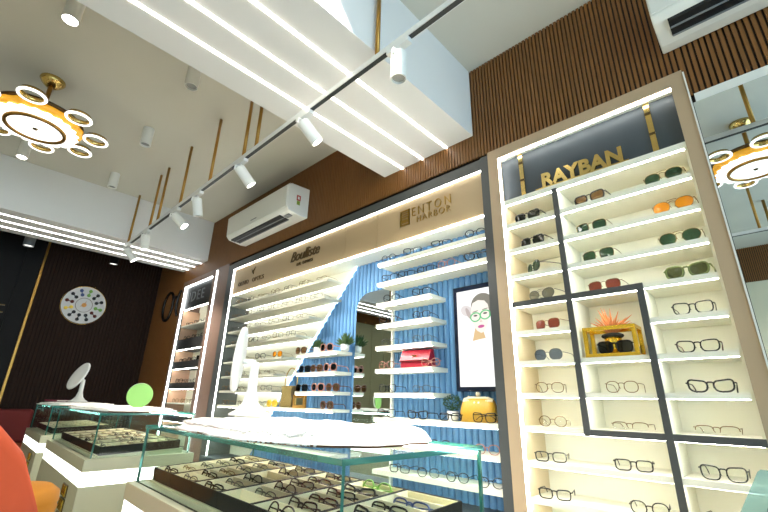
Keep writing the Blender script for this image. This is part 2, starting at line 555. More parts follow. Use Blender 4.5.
def specs(style, folded=False):
    """five meshes of one pair: frame, two lenses, two temples; faces -y, stands on z = 0"""
    key = (style, folded)
    if key in _proto:
        return _proto[key]
    fm, lm, shape, w, h, ex, r, words = STY[style]
    if style == 'br_clear':
        pass
    br = 0.018
    cx = w / 2 + br / 2
    zc = h / 2 + r
    curve = lambda x: 1.6 * x * x
    fr = MB()
    lens = []
    for sd in (-1, 1):
        pts = outline(shape, w, h, ex, sd)
        P = [(sd * cx + x, curve(sd * cx + x), zc + z) for x, z in pts]
        if shape == 'half':
            up = [p for p, q in zip(P, pts) if q[1] > -0.002]
            up.sort(key=lambda p: p[0])
            fr.tube(up, r, 5)
        else:
            fr.tube(P, r, 6, closed=True)
        L = MB()
        L.add([(sd * cx, curve(sd * cx) - 0.001, zc)] + P, [(0, 1 + i, 1 + (i + 1) % len(P)) for i in range(len(P))])
        lens.append(L)
    top = zc + h * (0.30 if shape in ('way', 'cat', 'sq', 'avi', 'half') else 0.16)
    xb = br / 2 + 0.001
    fr.tube([(-xb - .002, 0.0, top - .002), (-xb / 2, -0.002, top + .002), (xb / 2, -0.002, top + .002), (xb + .002, 0.0, top - .002)], max(r, .0013), 6)
    if shape == 'avi':
        fr.tube([(-br, 0.0, zc + h * .47), (0, -0.001, zc + h * .5), (br, 0.0, zc + h * .47)], r, 5)
    for sd in (-1, 1):                      # nose pads
        fr.tube([(sd * br * .5, 0.001, zc), (sd * br * .36, 0.007, zc - .006)], .0012, 4)
    xo = cx + w / 2 + r * .5
    zh = zc + h * (0.30 if shape not in ('round',) else 0.15)
    tm = []
    for sd in (-1, 1):
        t = MB()
        yo = curve(xo)
        rr = max(r * .8, .0013)
        if folded:
            if sd > 0:
                pt = [(sd * xo, yo, zh), (sd * (xo + .003), yo + .008, zh), (sd * xo * .4, yo + .014, zh - .002), (-sd * xo * .5, yo + .012, zh - .008), (-sd * xo * .85, yo + .011, zh - .024)]
            else:
                pt = [(sd * xo, yo, zh), (sd * (xo + .003), yo + .010, zh), (sd * xo * .4, yo + .021, zh + .001), (-sd * xo * .5, yo + .020, zh - .006), (-sd * xo * .85, yo + .019, zh - .022)]
        else:
            zt = 0.004
            pt = [(sd * xo, yo, zh), (sd * (xo + .004), yo + .004, zh), (sd * (xo + .003), yo + .05, zh), (sd * (xo - .001), yo + .100, zh - .002), (sd * (xo - .004), yo + .118, zh * .55), (sd * (xo - .006), yo + .126, zt)]
        t.tube(pt, [rr, rr * 1.15, rr, rr * .9, rr, rr * .9][:len(pt)], 6)
        tm.append(t)
    F, Lm = M[fm], M[lm]
    Tm = M['fr_brown'] if style == 'br_clear' else F
    Fm = M['fr_black'] if style == 'br_clear' else F
    parts = [('frame', fr.mesh('frame', Fm, True)), ('lens', lens[0].mesh('lens', Lm)), ('lens', lens[1].mesh('lens', Lm)),
             ('temple', tm[0].mesh('temple', Tm, True)), ('temple', tm[1].mesh('temple', Tm, True))]
    one = MB()
    one.add(fr.v, fr.f, 0)
    for L in lens:
        one.add(L.v, L.f, 1)
    for t in tm:
        one.add(t.v, t.f, 0)
    single = one.mesh('spectacles', [Fm, Lm], False)
    _proto[key] = (parts, single, words)
    return _proto[key]


_first = {}
GRP = {}


def pair(style, x, y, z, rz, where, small=False, folded=False, group=None, tilt=0.0, roll=0.0):
    parts, single, words = specs(style, folded)
    sun = not STY[style][1] == 'clear'
    nm = 'sunglasses' if sun else 'eyeglasses'
    label = words + ' ' + where
    if small:
        o = bpy.data.objects.new(nm, single)
        C.objects.link(o)
    else:
        key = (style, folded)
        if key not in _first:
            o = bpy.data.objects.new(nm, None)
            C.objects.link(o)
            o.empty_display_size = .05
            for pn, me in parts:
                p = bpy.data.objects.new(pn, me)
                C.objects.link(p)
                p.parent = o
            _first[key] = o
        else:
            o = copy_tree(_first[key])
    o.location = (x, y, z + .0006)
    o.rotation_euler = (tilt, roll, rz)
    tag(o, label, nm, group)
    return o


# ------------------------------------------------------------------ the tall cabinet with the gold name
rb = thing('display_cabinet', 'tall beige display cabinet of cream shelves under big gold name letters', 'cabinet', (0, 0, 0), 0)
MB().box(-.962, -.902, FR, 2.12, 0, 2.467).box(-.080, -.030, FR, 2.12, 0, 2.467).box(-.902, -.080, FR, 2.12, 2.405, 2.467).build('frame', M['tan'], rb)
part(MB().box(-.902, -.892, FR + .003, FR + .012, 0.35, 2.405).build('led_strip', M['led_edge'], rb), 'upright white light strip')
MB().box(-.893, -.080, 1.856, 1.868, 2.397, 2.405).build('led_strip', M['led_sign'], rb)
MB().box(-.902, -.080, FR + .02, 1.93, 2.400, 2.412).build('soffit', M['white'], rb)
part(MB().box(-.902, -.080, 1.897, 1.925, 2.132, 2.405).build('header_panel', M['slate'], rb), 'slate grey name panel')
part(MB().box(-.902, -.080, BK, 2.10, 0.0, 2.14).build('back_panel', M['cream'], rb), 'cream back panel')
part(MB().box(-.902, -.889, FR + .012, BK, 0.3, 2.12).build('side_panel', M['creamside'], rb), 'beige side panel')
MB().box(-.089, -.080, FR + .012, BK, 0.3, 2.12).build('side_panel', M['cream'], rb)
for x in (-.788, -.1845):
    b = MB().box(x - .011, x + .011, 1.888, 1.897, 2.135, 2.405).build('trim_bar', M['gold'], rb)
    MB().box(x - .0125, x + .0125, 1.884, 1.893, 2.34, 2.350).build('band', M['bronzedk'], b)
    MB().box(x - .0125, x + .0125, 1.884, 1.893, 2.235, 2.243).build('band', M['bronzedk'], b)
MB().box(-.71, -.285, 1.855, 1.885, 2.132, 2.138).build('letter_base', M['gold'], rb)
tx = text('lettering', 'RAYBAN', 0.104, 0.012, M['gold'], facing(0, 1.862, 2.139), rb, offset=0.0048, spacing=1.04, label='polished gold capital letters')
_xs = [v.co.x for v in tx.data.vertices]
_k = (0.675 - 0.306) / (max(_xs) - min(_xs))
_zs = [v.co.z for v in tx.data.vertices]
_kz = 0.078 / (max(_zs) - min(_zs))
_x0, _z0 = min(_xs), min(_zs)
for v in tx.data.vertices:
    v.co.x = -.675 + (v.co.x - _x0) * _k
    v.co.z = 2.138 + (v.co.z - _z0) * _kz


def shelf(parent, x0, x1, z, yf=FR + .006, yb=BK, th=.021, mt='shelfwood', led=True, ledm=None, inset=.010):
    ledm = ledm or ('led_rb' if parent is rb else 'led')
    s = MB().box(x0, x1, yf, yb, z - th, z).build('shelf', M[mt], parent)
    if led:
        MB().box(x0 + .004, x1 - .004, yf + inset, yf + inset + .008, z - th - .0015, z - th).build('led_strip', M[ledm], s)
    return s


XD, XM = -.618, -.340
shelf(rb, -.889, -.080, zk(0), th=.026)
for k in (1, 2, 3):
    shelf(rb, -.889, XD - .011, zk(k))
    shelf(rb, XD + .011, -.089, zk(k))
for a, b in ((-.889, XM),):
    s = shelf(rb, a, b, zk(4), yf=FR + .004, th=.024)
part(MB().box(-.889, XM + .012, FR - .004, FR + .004, zk(4) - .024, zk(4)).build('dark_trim', M['dkgrey'], rb), 'charcoal horizontal edging')
shelf(rb, XM + .011, -.089, zk(4))
for k in (5, 6, 7):
    shelf(rb, -.889, XD - .011, zk(k))
    if k != 5:
        shelf(rb, XD + .011, XM - .011, zk(k))
    shelf(rb, XM + .011, -.089, zk(k))
shelf(rb, -.889, XD - .011, zk(8))
shelf(rb, XD, -.080, zk(8), yf=FR + .004, th=.024)
part(MB().box(XD - .012, -.080, FR - .004, FR + .004, zk(8) - .024, zk(8)).build('dark_trim', M['dkgrey'], rb), 'charcoal horizontal edging')
for k in (9, 10, 11, 12):
    shelf(rb, -.889, XM - .011, zk(k))
    shelf(rb, XM + .011, -.089, zk(k))
for x, z0, z1 in ((XD, zk(8) - .02, zk(0) - .026), (XM, .3, zk(4))):
    d = part(MB().box(x - .012, x + .012, FR - .006, FR + .004, z0, z1).build('divider', M['dkgrey'], rb), 'charcoal upright divider')
    part(MB().box(x - .009, x + .009, FR + .004, BK, z0, z1).build('divider_panel', M['cream'], d), 'cream panel behind the upright')
MB().box(-.902, -.080, FR + .004, BK, 0.02, 0.33).build('plinth', M['tan'], rb)

RBW = {'L': 'in the narrow column beside the light strip', 'R': 'in the wide column beside the slim upright',
       'B': 'in the column beside the mirror wall', 'C': 'inside the charcoal box frame', 'W': 'in the wide lower bay'}
rows_w = ['', 'top row', 'second row', 'third row', 'fourth row', 'fifth row', 'sixth row', 'seventh row', 'eighth row', 'ninth row', 'tenth row', 'eleventh row']
RBL = [  # px, row (stands on shelf k), style, column words, turn
    (527, 1, 'way_black', 'narrow column', -.12), (532, 2, 'sq_black', 'narrow column', -.2), (533, 3, 'rnd_dark', 'narrow column', -.75), (541, 4, 'avi_grey', 'narrow column', -.25),
    (547, 5, 'sq_red', 'narrow column', -.3), (548, 6, 'rnd_blue', 'narrow column', -.1), (550, 7, 'hex_gold', 'narrow column', .25), (553, 8, 'rnd_gold', 'narrow column', .2),
    (551, 9, 'bk_rect', 'lower bay by the light strip', .25), (555, 10, 'bk_rect', 'lower bay by the light strip', .2),
    (589, 1, 'way_brown', 'wide column by slim upright', -.15), (663, 1, 'avi_green', 'wide column by beige edge', -.1),
    (591, 2, 'sq_green', 'wide column by slim upright', -.1), (673, 2, 'avi_orange', 'wide column by beige edge', -.1),
    (598, 3, 'sq_green', 'wide column by slim upright', -.1), (680, 3, 'avi_green', 'wide column by beige edge', -.05),
    (604, 4, 'sq_red', 'wide column by slim upright', -.1), (687, 4, 'camo', 'wide column by beige edge', -.1),
    (693, 5, 'bk_sq', 'column beside the box frame', 0), (698, 6, 'br_clear', 'column beside the box frame', 0), (711, 7, 'bk_cat', 'column beside the box frame', 0),
    (717, 8, 'rimless', 'column beside the box frame', 0), (724, 9, 'bk_sq', 'column beyond the lower upright', 0), (731, 10, 'bk_rect', 'column beyond the lower upright', 0),
    (622, 7, 'hex_gold', 'bottom of the charcoal box frame', 0), (630, 8, 'rimless', 'bottom of the charcoal box frame', .0),
    (634, 9, 'bk_rect', 'lower bay by the dark upright', .2), (650, 10, 'bk_round', 'lower bay by the dark upright', .15)]
for px, k, st, col, rz in RBL:
    # shelf line at this pixel column: find the point on the shelf front then step back
    lo, hi = 60.0, 700.0
    for _ in range(40):
        mid = (lo + hi) / 2
        if at(px, mid, 1.885).z > zk(k) + .02:
            lo = mid
        else:
            hi = mid
    p = at(px, (lo + hi) / 2, 1.885)
    pair(st, p.x, 1.882, zk(k), rz, f'on {rows_w[k]}, {col}', group='glasses in the tall gold-lettered cabinet')

# gold cube with a dried plant and sunglasses inside the box frame
gx0, gx1 = at(586, 361, 1.88).x, at(640, 355, 1.88).x
gz = zk(6)
cube = thing('display_cube', 'open polished gold cube frame inside the charcoal box frame', 'stand', ((gx0 + gx1) / 2, 1.94, gz + .0008))
hw = min((gx1 - gx0) / 2, .118)
t_ = .016
CB = MB()
for y0, y1 in ((-.055, -.041), (.041, .055)):
    CB.box(-hw, hw, y0, y1, 0, t_).box(-hw, hw, y0, y1, .128 - t_, .128).box(-hw, -hw + t_, y0, y1, t_, .128 - t_).box(hw - t_, hw, y0, y1, t_, .128 - t_)
CB.box(-hw, hw, -.041, .041, 0, t_ * .6).box(-hw, -hw + t_, -.041, .041, .128 - t_, .128).box(hw - t_, hw, -.041, .041, .128 - t_, .128)
CB.build('cube_frame', M['goldb'], cube, bevel=.0015)
pl = thing('dried_plant', 'spiky dried orange plant in a gold vase inside the gold cube', 'plant', ((gx0 + gx1) / 2, 1.944, gz + t_ * .6 + .0016))
MB().lathe([(.0, 0), (.028, 0), (.032, .04), (.034, .088), (.001, .088)], n=20).build('vase', M['goldb'], pl, smooth=True)
MB().ball((0, 0, .082), .036, 8, sc=(1.25, 1.1, .4)).build('filler', M['soil'], pl)
fol = MB()
for i in range(46):
    a = random.uniform(0, 2 * PI)
    ln = random.uniform(.06, .125)
    el = random.uniform(.42, 1.35)
    d = Vector((math.cos(a) * math.cos(el) * .85, math.sin(a) * math.cos(el) * .2, math.sin(el)))
    b = Vector((d.x * .02, d.y * .02, .092))
    mid = b + d * ln * .55 + Vector((0, 0, .008))
    fol.tube([b, mid, b + d * ln], [.0022, .0042, .0006], 5)
fol.build('foliage', M['dried'], pl, smooth=True)
pair('sq_black', (gx0 + gx1) / 2 + .012, 1.90, gz + t_, 0, 'standing inside the open gold cube')

# ------------------------------------------------------------------ the long shelving unit
un = thing('shelving_unit', 'long wall shelving unit of cream and blue fluted panels in charcoal frame', 'shelving', (0, 0, 0), 0)
MB().box(-4.046, -3.934, FR, 2.12, 0, 2.436).box(-1.010, -.963, FR, 2.12, 0, 2.452).box(-3.934, -1.010, FR, 2.12, 2.374, 2.444).build('frame', M['dkgrey'], un)
MB().box(-3.934, -3.922, FR + .003, FR + .012, .35, 2.374).build('led_strip', M['led_edge'], un)
MB().box(-3.922, -1.010, FR + .003, FR + .011, 2.366, 2.374).build('led_strip', M['led_sign'], un)
for a, b in ((-3.922, -2.186), (-2.182, -1.852), (-1.848, -1.010)):
    part(MB().box(a, b, FR + .012, FR + .03, 2.092, 2.366).build('sign_panel', M['sign'], un), 'beige name panel')
MB().box(-3.922, -1.010, FR + .03, BK, 2.092, 2.112).build('soffit', M['white'], un)
MB().box(-3.922, -1.010, FR + .006, FR + .016, 2.084, 2.092).build('led_strip', M['led'], un)
part(MB().box(-3.934, -1.0, BK, 2.11, 0, 2.36).build('back_panel', M['cream'], un), 'cream back panel')
part(MB().box(-3.934, -3.915, FR + .01, BK, .3, 2.092).build('side_panel', M['greyside'], un), 'dark grey side panel')
MB().box(-1.016, -1.008, FR + .01, BK, .3, 2.092).build('side_panel', M['greyblk'], un)
# lettering on the name panels
ys = FR + .009
def fit(o, x0, x1, z0, z1):
    xs = [v.co.x for v in o.data.vertices]
    zs = [v.co.z for v in o.data.vertices]
    a, b, c, d = min(xs), max(xs), min(zs), max(zs)
    for v in o.data.vertices:
        v.co.x = x0 + (v.co.x - a) * (x1 - x0) / (b - a)
        v.co.z = z0 + (v.co.z - c) * (z1 - z0) / (d - c)


fit(text('lettering', 'ENTON', .082, .006, M['bronze'], facing(-1.628, ys, 2.285), un, offset=-.0012, spacing=1.45), -1.530, -1.228, 2.242, 2.302)
fit(text('lettering', 'HARBOR', .060, .006, M['bronze'], facing(-1.500, ys, 2.205), un, offset=-.0012, spacing=1.2), -1.490, -1.232, 2.190, 2.232)
lg = MB()
for z0, z1 in ((2.196, 2.206), (2.214, 2.238), (2.246, 2.256), (2.264, 2.272), (2.280, 2.288), (2.296, 2.306)):
    lg.box(-1.632, -1.552, ys - .003, ys + .003, z0, z1)
lg.box(-1.632, -1.622, ys - .003, ys + .003, 2.196, 2.306).box(-1.562, -1.552, ys - .003, ys + .003, 2.196, 2.306)
lg.build('logo_block', M['bronze'], un)
text('lettering', 'Boulliste', .128, .006, M['bronzedk'], facing(-2.905, ys, 2.222), un, offset=.0006, shear=.35, spacing=.92)
text('lettering', 'EYE', .036, .006, M['bronzedk'], facing(-2.800, ys, 2.172), un, spacing=1.05)
text('lettering', 'EXPRESS', .036, .006, M['bronzedk'], facing(-2.715, ys, 2.172), un, spacing=1.05)
text('lettering', 'OLIVIO', .060, .006, M['bronzedk'], facing(-3.80, ys, 2.165), un, spacing=1.05)
text('lettering', 'OPTICS', .060, .006, M['bronzedk'], facing(-3.53, ys, 2.165), un, spacing=1.05)
em = MB()
em.tube([(-3.565, ys, 2.30), (-3.535, ys, 2.268), (-3.52, ys, 2.245)], [.003, .011, .004], 6).tube([(-3.535, ys, 2.270), (-3.515, ys, 2.29), (-3.498, ys, 2.318)], [.009, .006, .002], 6)
em.build('emblem', M['bronzedk'], un)


def diag(x):
    """height of the sloping boundary between the cream and the blue panelling"""
    return .958 + (x + 3.245) * (2.10 - .958) / (-2.217 + 3.245)


MX0, MX1, MZ1 = -2.203, -1.848, 1.857
fl = MB()
p_ = .0405
x = -3.34
while x < -1.016:
    z1 = min(2.09, diag(x + .002))
    z2 = min(2.09, diag(x + p_))
    if z2 > .62:
        b0 = max(.60, .60)
        prof = [(x + p_ * .5 - math.cos(PI * i / 6) * p_ * .47, 2.051 - math.sin(PI * i / 6) * .0165) for i in range(7)]
        vs = [(a, b, .60) for a, b in prof] + [(a, b, max(.601, min(2.09, diag(a)))) for a, b in prof]
        fl.add(vs, [(i, i + 1, 8 + i, 7 + i) for i in range(6)])
    x += p_
fl.add([(-3.567, 2.052, .60), (-1.016, 2.052, .60), (-1.016, 2.052, 2.09), (-2.226, 2.052, 2.09)], [(0, 1, 2, 3)])
part(fl.build('fluted_panel', M['blue'], un), 'pale blue fluted panelling')
_dx = .010
MB().prism([(-3.40 - _dx, diag(-3.40)), (-3.40, diag(-3.40)), (-2.216, diag(-2.216)), (-2.216 - _dx, diag(-2.216))], lambda a, b, d: (a, d, b), 2.024, 2.066).build('led_strip', M['led_blue'], un)
# arched mirror let into the blue panelling
arc = []
R_ = .13
for i in range(9):
    a = PI - (PI / 2) * i / 8
    arc.append((MX0 + R_ + R_ * math.cos(a), MZ1 - R_ + R_ * math.sin(a)))
poly = [(MX0, .62)] + arc + [(MX1, MZ1), (MX1, .62)]
mir = MB().prism(poly, lambda a, b, d: (a, d, b), 2.026, 2.034).build('mirror', M['mirror'], un)
MB().box(MX1, MX1 + .016, 2.020, 2.05, .62, MZ1).build('mirror_edge', M['white'], mir)

YS = 1.878
LX = [-2.39, -2.41, -2.585, -2.745, -2.905, -3.0, -3.0]
LSH = [1.992, 1.855, 1.722, 1.592, 1.432, 1.300, 1.172]
for xe, z in zip(LX, LSH):
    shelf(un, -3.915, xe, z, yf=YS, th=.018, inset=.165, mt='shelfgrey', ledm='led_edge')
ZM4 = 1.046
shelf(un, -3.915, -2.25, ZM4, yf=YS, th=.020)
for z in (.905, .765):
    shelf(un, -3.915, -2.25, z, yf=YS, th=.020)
MZ = [1.437, 1.296, 1.162]
for z, x0 in zip(MZ, (-2.714, -2.70, -2.690)):
    shelf(un, x0, -2.25, z, yf=YS, th=.022)
RZ = [zk(k) for k in range(1, 11)]
for i, z in enumerate(RZ):
    x1 = -1.016 if i in (0, 1, 7, 8, 9) else (-1.41 if i < 6 else -1.40)
    shelf(un, -1.852, x1, z, yf=YS, th=.024)
part(MB().box(-3.934, -1.010, FR - .05, BK, 0, .62).build('base_cabinet', M['slate'], un), 'dark grey base cabinet')

# lit poster box
lb = thing('lightbox', 'lit poster of a woman in green glasses on blue panelling', 'lightbox', (0, 0, 0), 0)
LB0, LB1, LZ0, LZ1, LY = -1.331, -1.018, 1.164, 1.752, 2.0
MB().box(LB0, LB1, LY, 2.032, LZ0, LZ1).build('box_frame', M['navy'], lb, bevel=.002)
pw = mat('poster_white', (.02, .02, .02, 1), emit=0.62, ecol=(1, 1, 1, 1))


def em_mat(n, c, e=.85):
    return mat(n, (.02, .02, .02, 1), .6, emit=e * .62, ecol=c)


scr = MB().box(LB0 + .027, LB1 - .002, LY - .003, LY, LZ0 + .024, LZ1 - .030).build('poster', pw, lb)


def flat(name, pts, mt, d):
    mbb = MB()
    n = len(pts)
    mbb.add([(a, LY - .003 - d, b) for a, b in pts] + [(a, LY - .0028, b) for a, b in pts], [tuple(range(n))] + [(i, (i + 1) % n, n + (i + 1) % n, n + i) for i in range(n)])
    return mbb.build(name, mt, scr)


def ell(cx, cz, rx, rz, n=24, rot=0.0):
    o_ = []
    for i in range(n):
        a = 2 * PI * i / n
        x_, z_ = rx * math.cos(a), rz * math.sin(a)
        o_.append((cx + x_ * math.cos(rot) - z_ * math.sin(rot), cz + x_ * math.sin(rot) + z_ * math.cos(rot)))
    return o_


FX, FZ = -1.158, 1.558
hair = em_mat('poster_hair', rgb(128, 124, 112), .8)
skin = em_mat('poster_skin', rgb(248, 238, 228), .95)
skin2 = em_mat('poster_neck', rgb(232, 196, 140), .85)
pale = em_mat('poster_shawl', rgb(222, 214, 214), .9)
grn = em_mat('poster_green', rgb(92, 206, 132), .85)
lip = em_mat('poster_lips', rgb(206, 74, 150), .85)
eye = em_mat('poster_eyes', rgb(86, 82, 74), .8)
flat('hair', ell(FX + .020, FZ + .062, .074, .074, rot=-.25), hair, .0006)
flat('neck', [(FX - .052, FZ - .128), (FX - .030, FZ - .050), (FX + .012, FZ - .060), (FX + .030, FZ - .118), (FX - .01, FZ - .122)], skin2, .0008)
flat('face', [(FX + a * 1.0, FZ + b) for a, b in ((-.052, .06), (-.040, .085), (-.005, .098), (.035, .090), (.055, .066), (.060, .03), (.058, -.01), (.046, -.05), (.024, -.083), (.004, -.088), (-.02, -.074), (-.043, -.04), (-.053, 0))], skin, .0011)
flat('shawl', ell(FX - .083, FZ + .045, .040, .030, rot=-.5), pale, .0007)
flat('shawl', ell(FX - .072, FZ + .030, .012, .036, rot=.4), em_mat('poster_fold', rgb(196, 180, 178), .8), .0009)
for sx, tl in ((-.026, .08), (.036, .12)):
    flat('eye', ell(FX + sx, FZ + .014 + sx * .12, .013, .0052), eye, .0015)
    flat('brow', ell(FX + sx, FZ + .038 + sx * .12, .020, .0028, rot=.15), hair, .0015)
    mbb = MB()
    mbb.tube([(a, LY - .0045, b) for a, b in ell(FX + sx, FZ + .006 + sx * .12, .031, .024, rot=.1)], .0042, 5, closed=True)
    mbb.build('drawn_rim', grn, scr)
flat('nose', [(FX + .006, FZ - .012), (FX + .018, FZ - .026), (FX + .006, FZ - .030), (FX - .002, FZ - .026)], em_mat('poster_nose', rgb(232, 206, 192), .9), .0014)
flat('lips', ell(FX + .006, FZ - .052, .021, .0085, rot=.08), lip, .0015)

# eyewear along the long unit
LST = ['hex_gold', 'wire_grey', 'rimless', 'rnd_gold', 'wire_grey', 'hex_gold', 'rimless']
for i, (xe, z) in enumerate(zip(LX + [-3.05], LSH + [ZM4])):
    n = [7, 7, 6, 6, 4, 4, 4, 3][i]
    x0 = -3.79
    sp = (xe - .11 - x0) / (n - 1)
    for j in range(n):
        st = LST[(i * 2 + j) % len(LST)]
        if i == 3 and j == 2:
            st = 'bk_rect'
        if i == 4 and j == n - 1:
            st = 'sun_amber'
        if i == 4 and j == n - 2 or i == 3 and j == 1:
            st = 'bk_round'
        if i == 7 and j == n - 1:
            st = 'wire_grey'
        pair(st, x0 + sp * j + random.uniform(-.02, .02), 1.888, z, random.uniform(-.05, .3), f'on {ORD[i]} long cream shelf down, {ORD[j]} from grey end', small=True,
             group='eyeglasses on the long cream shelves')


def on_shelf(px, z, y=1.888, dz=.02):
    lo, hi = 60.0, 700.0
    for _ in range(40):
        mid = (lo + hi) / 2
        if at(px, mid, y).z > z + dz:
            lo = mid
        else:
            hi = mid
    return at(px, lo, y).x


rword = ['top blue-wall shelf', 'second blue-wall shelf down', 'third blue-wall shelf down', 'fourth blue-wall shelf down', 'fifth blue-wall shelf down', 'shelf of the red purse',
         'shelf just above the gold purse', 'shelf of the gold purse', 'first shelf under the gold purse', 'second shelf under the gold purse']
RG = {0: [(388, 'bk_round'), (412, 'bk_sq'), (441, 'bk_rect'), (475, 'bk_round')],
      1: [(389, 'bk_sq'), (406, 'bk_rect'), (425, 'bk_rect'), (446, 'pink_fr'), (476, 'bk_cat')],
      2: [(391, 'bk_round'), (421, 'bk_sq')],
      3: [(388, 'br_clear'), (421, 'bk_round')],
      4: [(390, 'wire_grey'), (422, 'wire_grey')],
      5: [(386, 'pink_fr'), (430, 'pink_fr')],
      6: [(387, 'bk_sq'), (421, 'wire_grey')],
      7: [(386, 'bk_sq'), (417, 'bk_cat'), (450, 'bk_rect'), (484, 'bk_sq')],
      8: [(402, 'bk_rect'), (440, 'bk_round'), (487, 'pink_fr')],
      9: [(399, 'bk_rect'), (428, 'bk_round'), (457, 'bk_round'), (491, 'bk_round')]}
for i, lst in RG.items():
    for j, (px, st) in enumerate(lst):
        y = 1.888
        if (i, j) in ((7, 2), (7, 3)):
            y = 1.882
        pair(st, on_shelf(px, RZ[i], y), y, RZ[i], random.uniform(.0, .35), f'on {rword[i]}, {ORD[j]} from arched mirror', folded=(i, j) in ((5, 1), (7, 2), (7, 3)), group='eyeglasses on the blue fluted wall')

MGL = [(0, 300.5, 'sun_brown', 'beside the first potted plant'), (0, 326, 'cat_pink', 'between the two potted plants'),
       (1, 304, 'sq_black', 'at the sloping end of the shelf below the plants'), (1, 316, 'sun_brown', 'mid shelf below the plants'), (1, 329.5, 'cat_pink', 'at the mirror end below the plants'),
       (2, 301, 'sq_black', 'above the gold square frame'), (2, 317, 'cat_pink', 'third shelf between cane bag and mirror'), (2, 332, 'sun_brown', 'third shelf at the mirror end'),
       (3, 326, 'sun_brown', 'beside the gold square frame')]
mz4 = MZ + [ZM4]
for k, px, st, wh in MGL:
    y = 1.888 if st != 'sun_brown' or k != 1 else 1.888
    pair(st, on_shelf(px, mz4[k]), y, mz4[k], .06, wh, group='sunglasses on the sloping blue panel')
pair('yellow', on_shelf(271.5, ZM4), 1.888, ZM4, .1, 'on the lowest cream shelf by the cane bag')


# ---- shelf decorations
def pot_plant(x, y, z, label, hgt, kind):
    t = thing('potted_plant', label, 'plant', (x, y, z + .0008))
    MB().lathe([(.0, 0), (.024, 0), (.030, .01), (.031, .048), (.027, .048), (.026, .040), (.0, .040)], n=20).build('pot', M['pot'], t, smooth=True)
    f_ = MB()
    if kind == 'spiky':
        for i in range(95):
            a = random.uniform(0, 2 * PI)
            el = random.uniform(.25, 1.5)
            ln = hgt * random.uniform(.6, 1.0)
            d = Vector((math.cos(a) * math.cos(el), math.sin(a) * math.cos(el) * .5, math.sin(el)))
            b = Vector((d.x * .012, d.y * .012, .040))
            f_.tube([b, b + d * ln * .5, b + d * ln], [.003, .0075, .0008], 4)
    else:
        for i in range(420):
            a = random.uniform(0, 2 * PI)
            u = random.uniform(-1, 1)
            rr = random.uniform(.65, 1) * hgt * .52
            s_ = math.sqrt(1 - u * u)
            c = Vector((math.cos(a) * s_ * rr * 1.1, math.sin(a) * s_ * rr * .9, .045 + hgt * .45 + u * rr * .85))
            q = Matrix.Translation(c) @ Matrix.Rotation(random.uniform(0, 6), 4, 'Z') @ Matrix.Rotation(random.uniform(-1, 1), 4, 'X')
            f_.add([q @ Vector(v) for v in ((-.006, 0, 0), (0, -.004, .001), (.007, 0, 0), (0, .004, .001), (0, 0, .003))], [(0, 1, 4), (1, 2, 4), (2, 3, 4), (3, 0, 4), (0, 3, 2, 1)])
        f_.tube([(0, 0, .03), (0, 0, .05 + hgt * .4)], .003, 5)
    f_.build('foliage', M['leaf'] if kind == 'spiky' else M['leafdk'], t)
    return t


pot_plant(on_shelf(317.5, MZ[0], 1.965), 1.965, MZ[0], 'small spiky green plant in white pot, nearer the sloping edge', .085, 'spiky')
pot_plant(on_shelf(345, MZ[0], 1.965), 1.965, MZ[0], 'taller spiky green plant in white pot, nearer the arched mirror', .105, 'spiky')
pot_plant(on_shelf(453, RZ[7], 1.97), 1.97, RZ[7], 'bushy dark green plant in white pot beside the gold purse', .10, 'bush')

# red purse
px_ = on_shelf(417.5, RZ[5], 1.95)
pu = thing('purse', 'glossy red leather flap purse on blue wall shelf', 'purse', (px_, 1.955, RZ[5] + .0008), .12)
pu.scale = (1, 1, .93)
body = [(-.045, 0), (.045, 0), (.04, .05), (.022, .108), (-.012, .108), (-.040, .05)]
MB().prism(body, lambda a, b, d: (d, a, b), -.098, .098).build('body', M['purse'], pu, bevel=.006)
MB().prism([(-.048, .044), (-.020, .106), (-.006, .116), (.020, .112), (.020, .106), (-.006, .108), (-.014, .102), (-.042, .044)], lambda a, b, d: (d, a, b), -.102, .102).build('flap', M['purse'], pu, bevel=.003)
MB().box(-.016, .016, -.043, -.036, .070, .078).build('clasp', M['gold'], pu)
MB().box(-.1, .1, -.050, -.044, .038, .043).build('seam_band', M['redv'], pu)

# gold clutch with beaded clasp
px_ = on_shelf(479, RZ[7], 1.946)
pg = thing('purse', 'gold satin clutch purse with beaded clasp under the lit poster', 'purse', (px_, 1.9525, RZ[7] + .0008), .06)
pg.scale = (1, 1, .97)
cl = []
for i in range(13):
    a = PI * i / 12
    cl.append((math.cos(a) * .035 * (1 + .3 * (1 - math.sin(a))), .118 * math.sin(a) ** .55))
NS = 9
vs, fs = [], []
for j in range(NS):
    u = -1 + 2 * j / (NS - 1)
    wscale = 1 - .25 * abs(u) ** 4
    for a, b in cl:
        vs.append((u * .093 * (1.0 - .12 * (b / .118) ** 2), a * wscale, b * (1 - .06 * u * u)))
n_ = len(cl)
for j in range(NS - 1):
    for i in range(n_ - 1):
        fs.append((j * n_ + i, j * n_ + i + 1, (j + 1) * n_ + i + 1, (j + 1) * n_ + i))
    fs.append((j * n_ + n_ - 1, j * n_, (j + 1) * n_, (j + 1) * n_ + n_ - 1))
fs += [tuple(range(n_))[::-1], tuple((NS - 1) * n_ + i for i in range(n_))]
MB().add(vs, fs).build('body', M['pursegold'], pg, smooth=True)
g_ = MB()
g_.tube([(-.082, -.004, .111), (-.04, -.004, .119), (.04, -.004, .119), (.082, -.004, .111)], .007, 8)
for i in range(17):
    u = -1 + i / 8
    g_.ball((u * .078, -.012, .103 - .018 * (1 - abs(u)) ** 2), .0078 + .004 * (1 - abs(u)), 6)
for a, b in ((0, .088), (-.012, .094), (.012, .094), (0, .077), (-.008, .083), (.008, .083)):
    g_.ball((a, -.024, b), .007, 6)
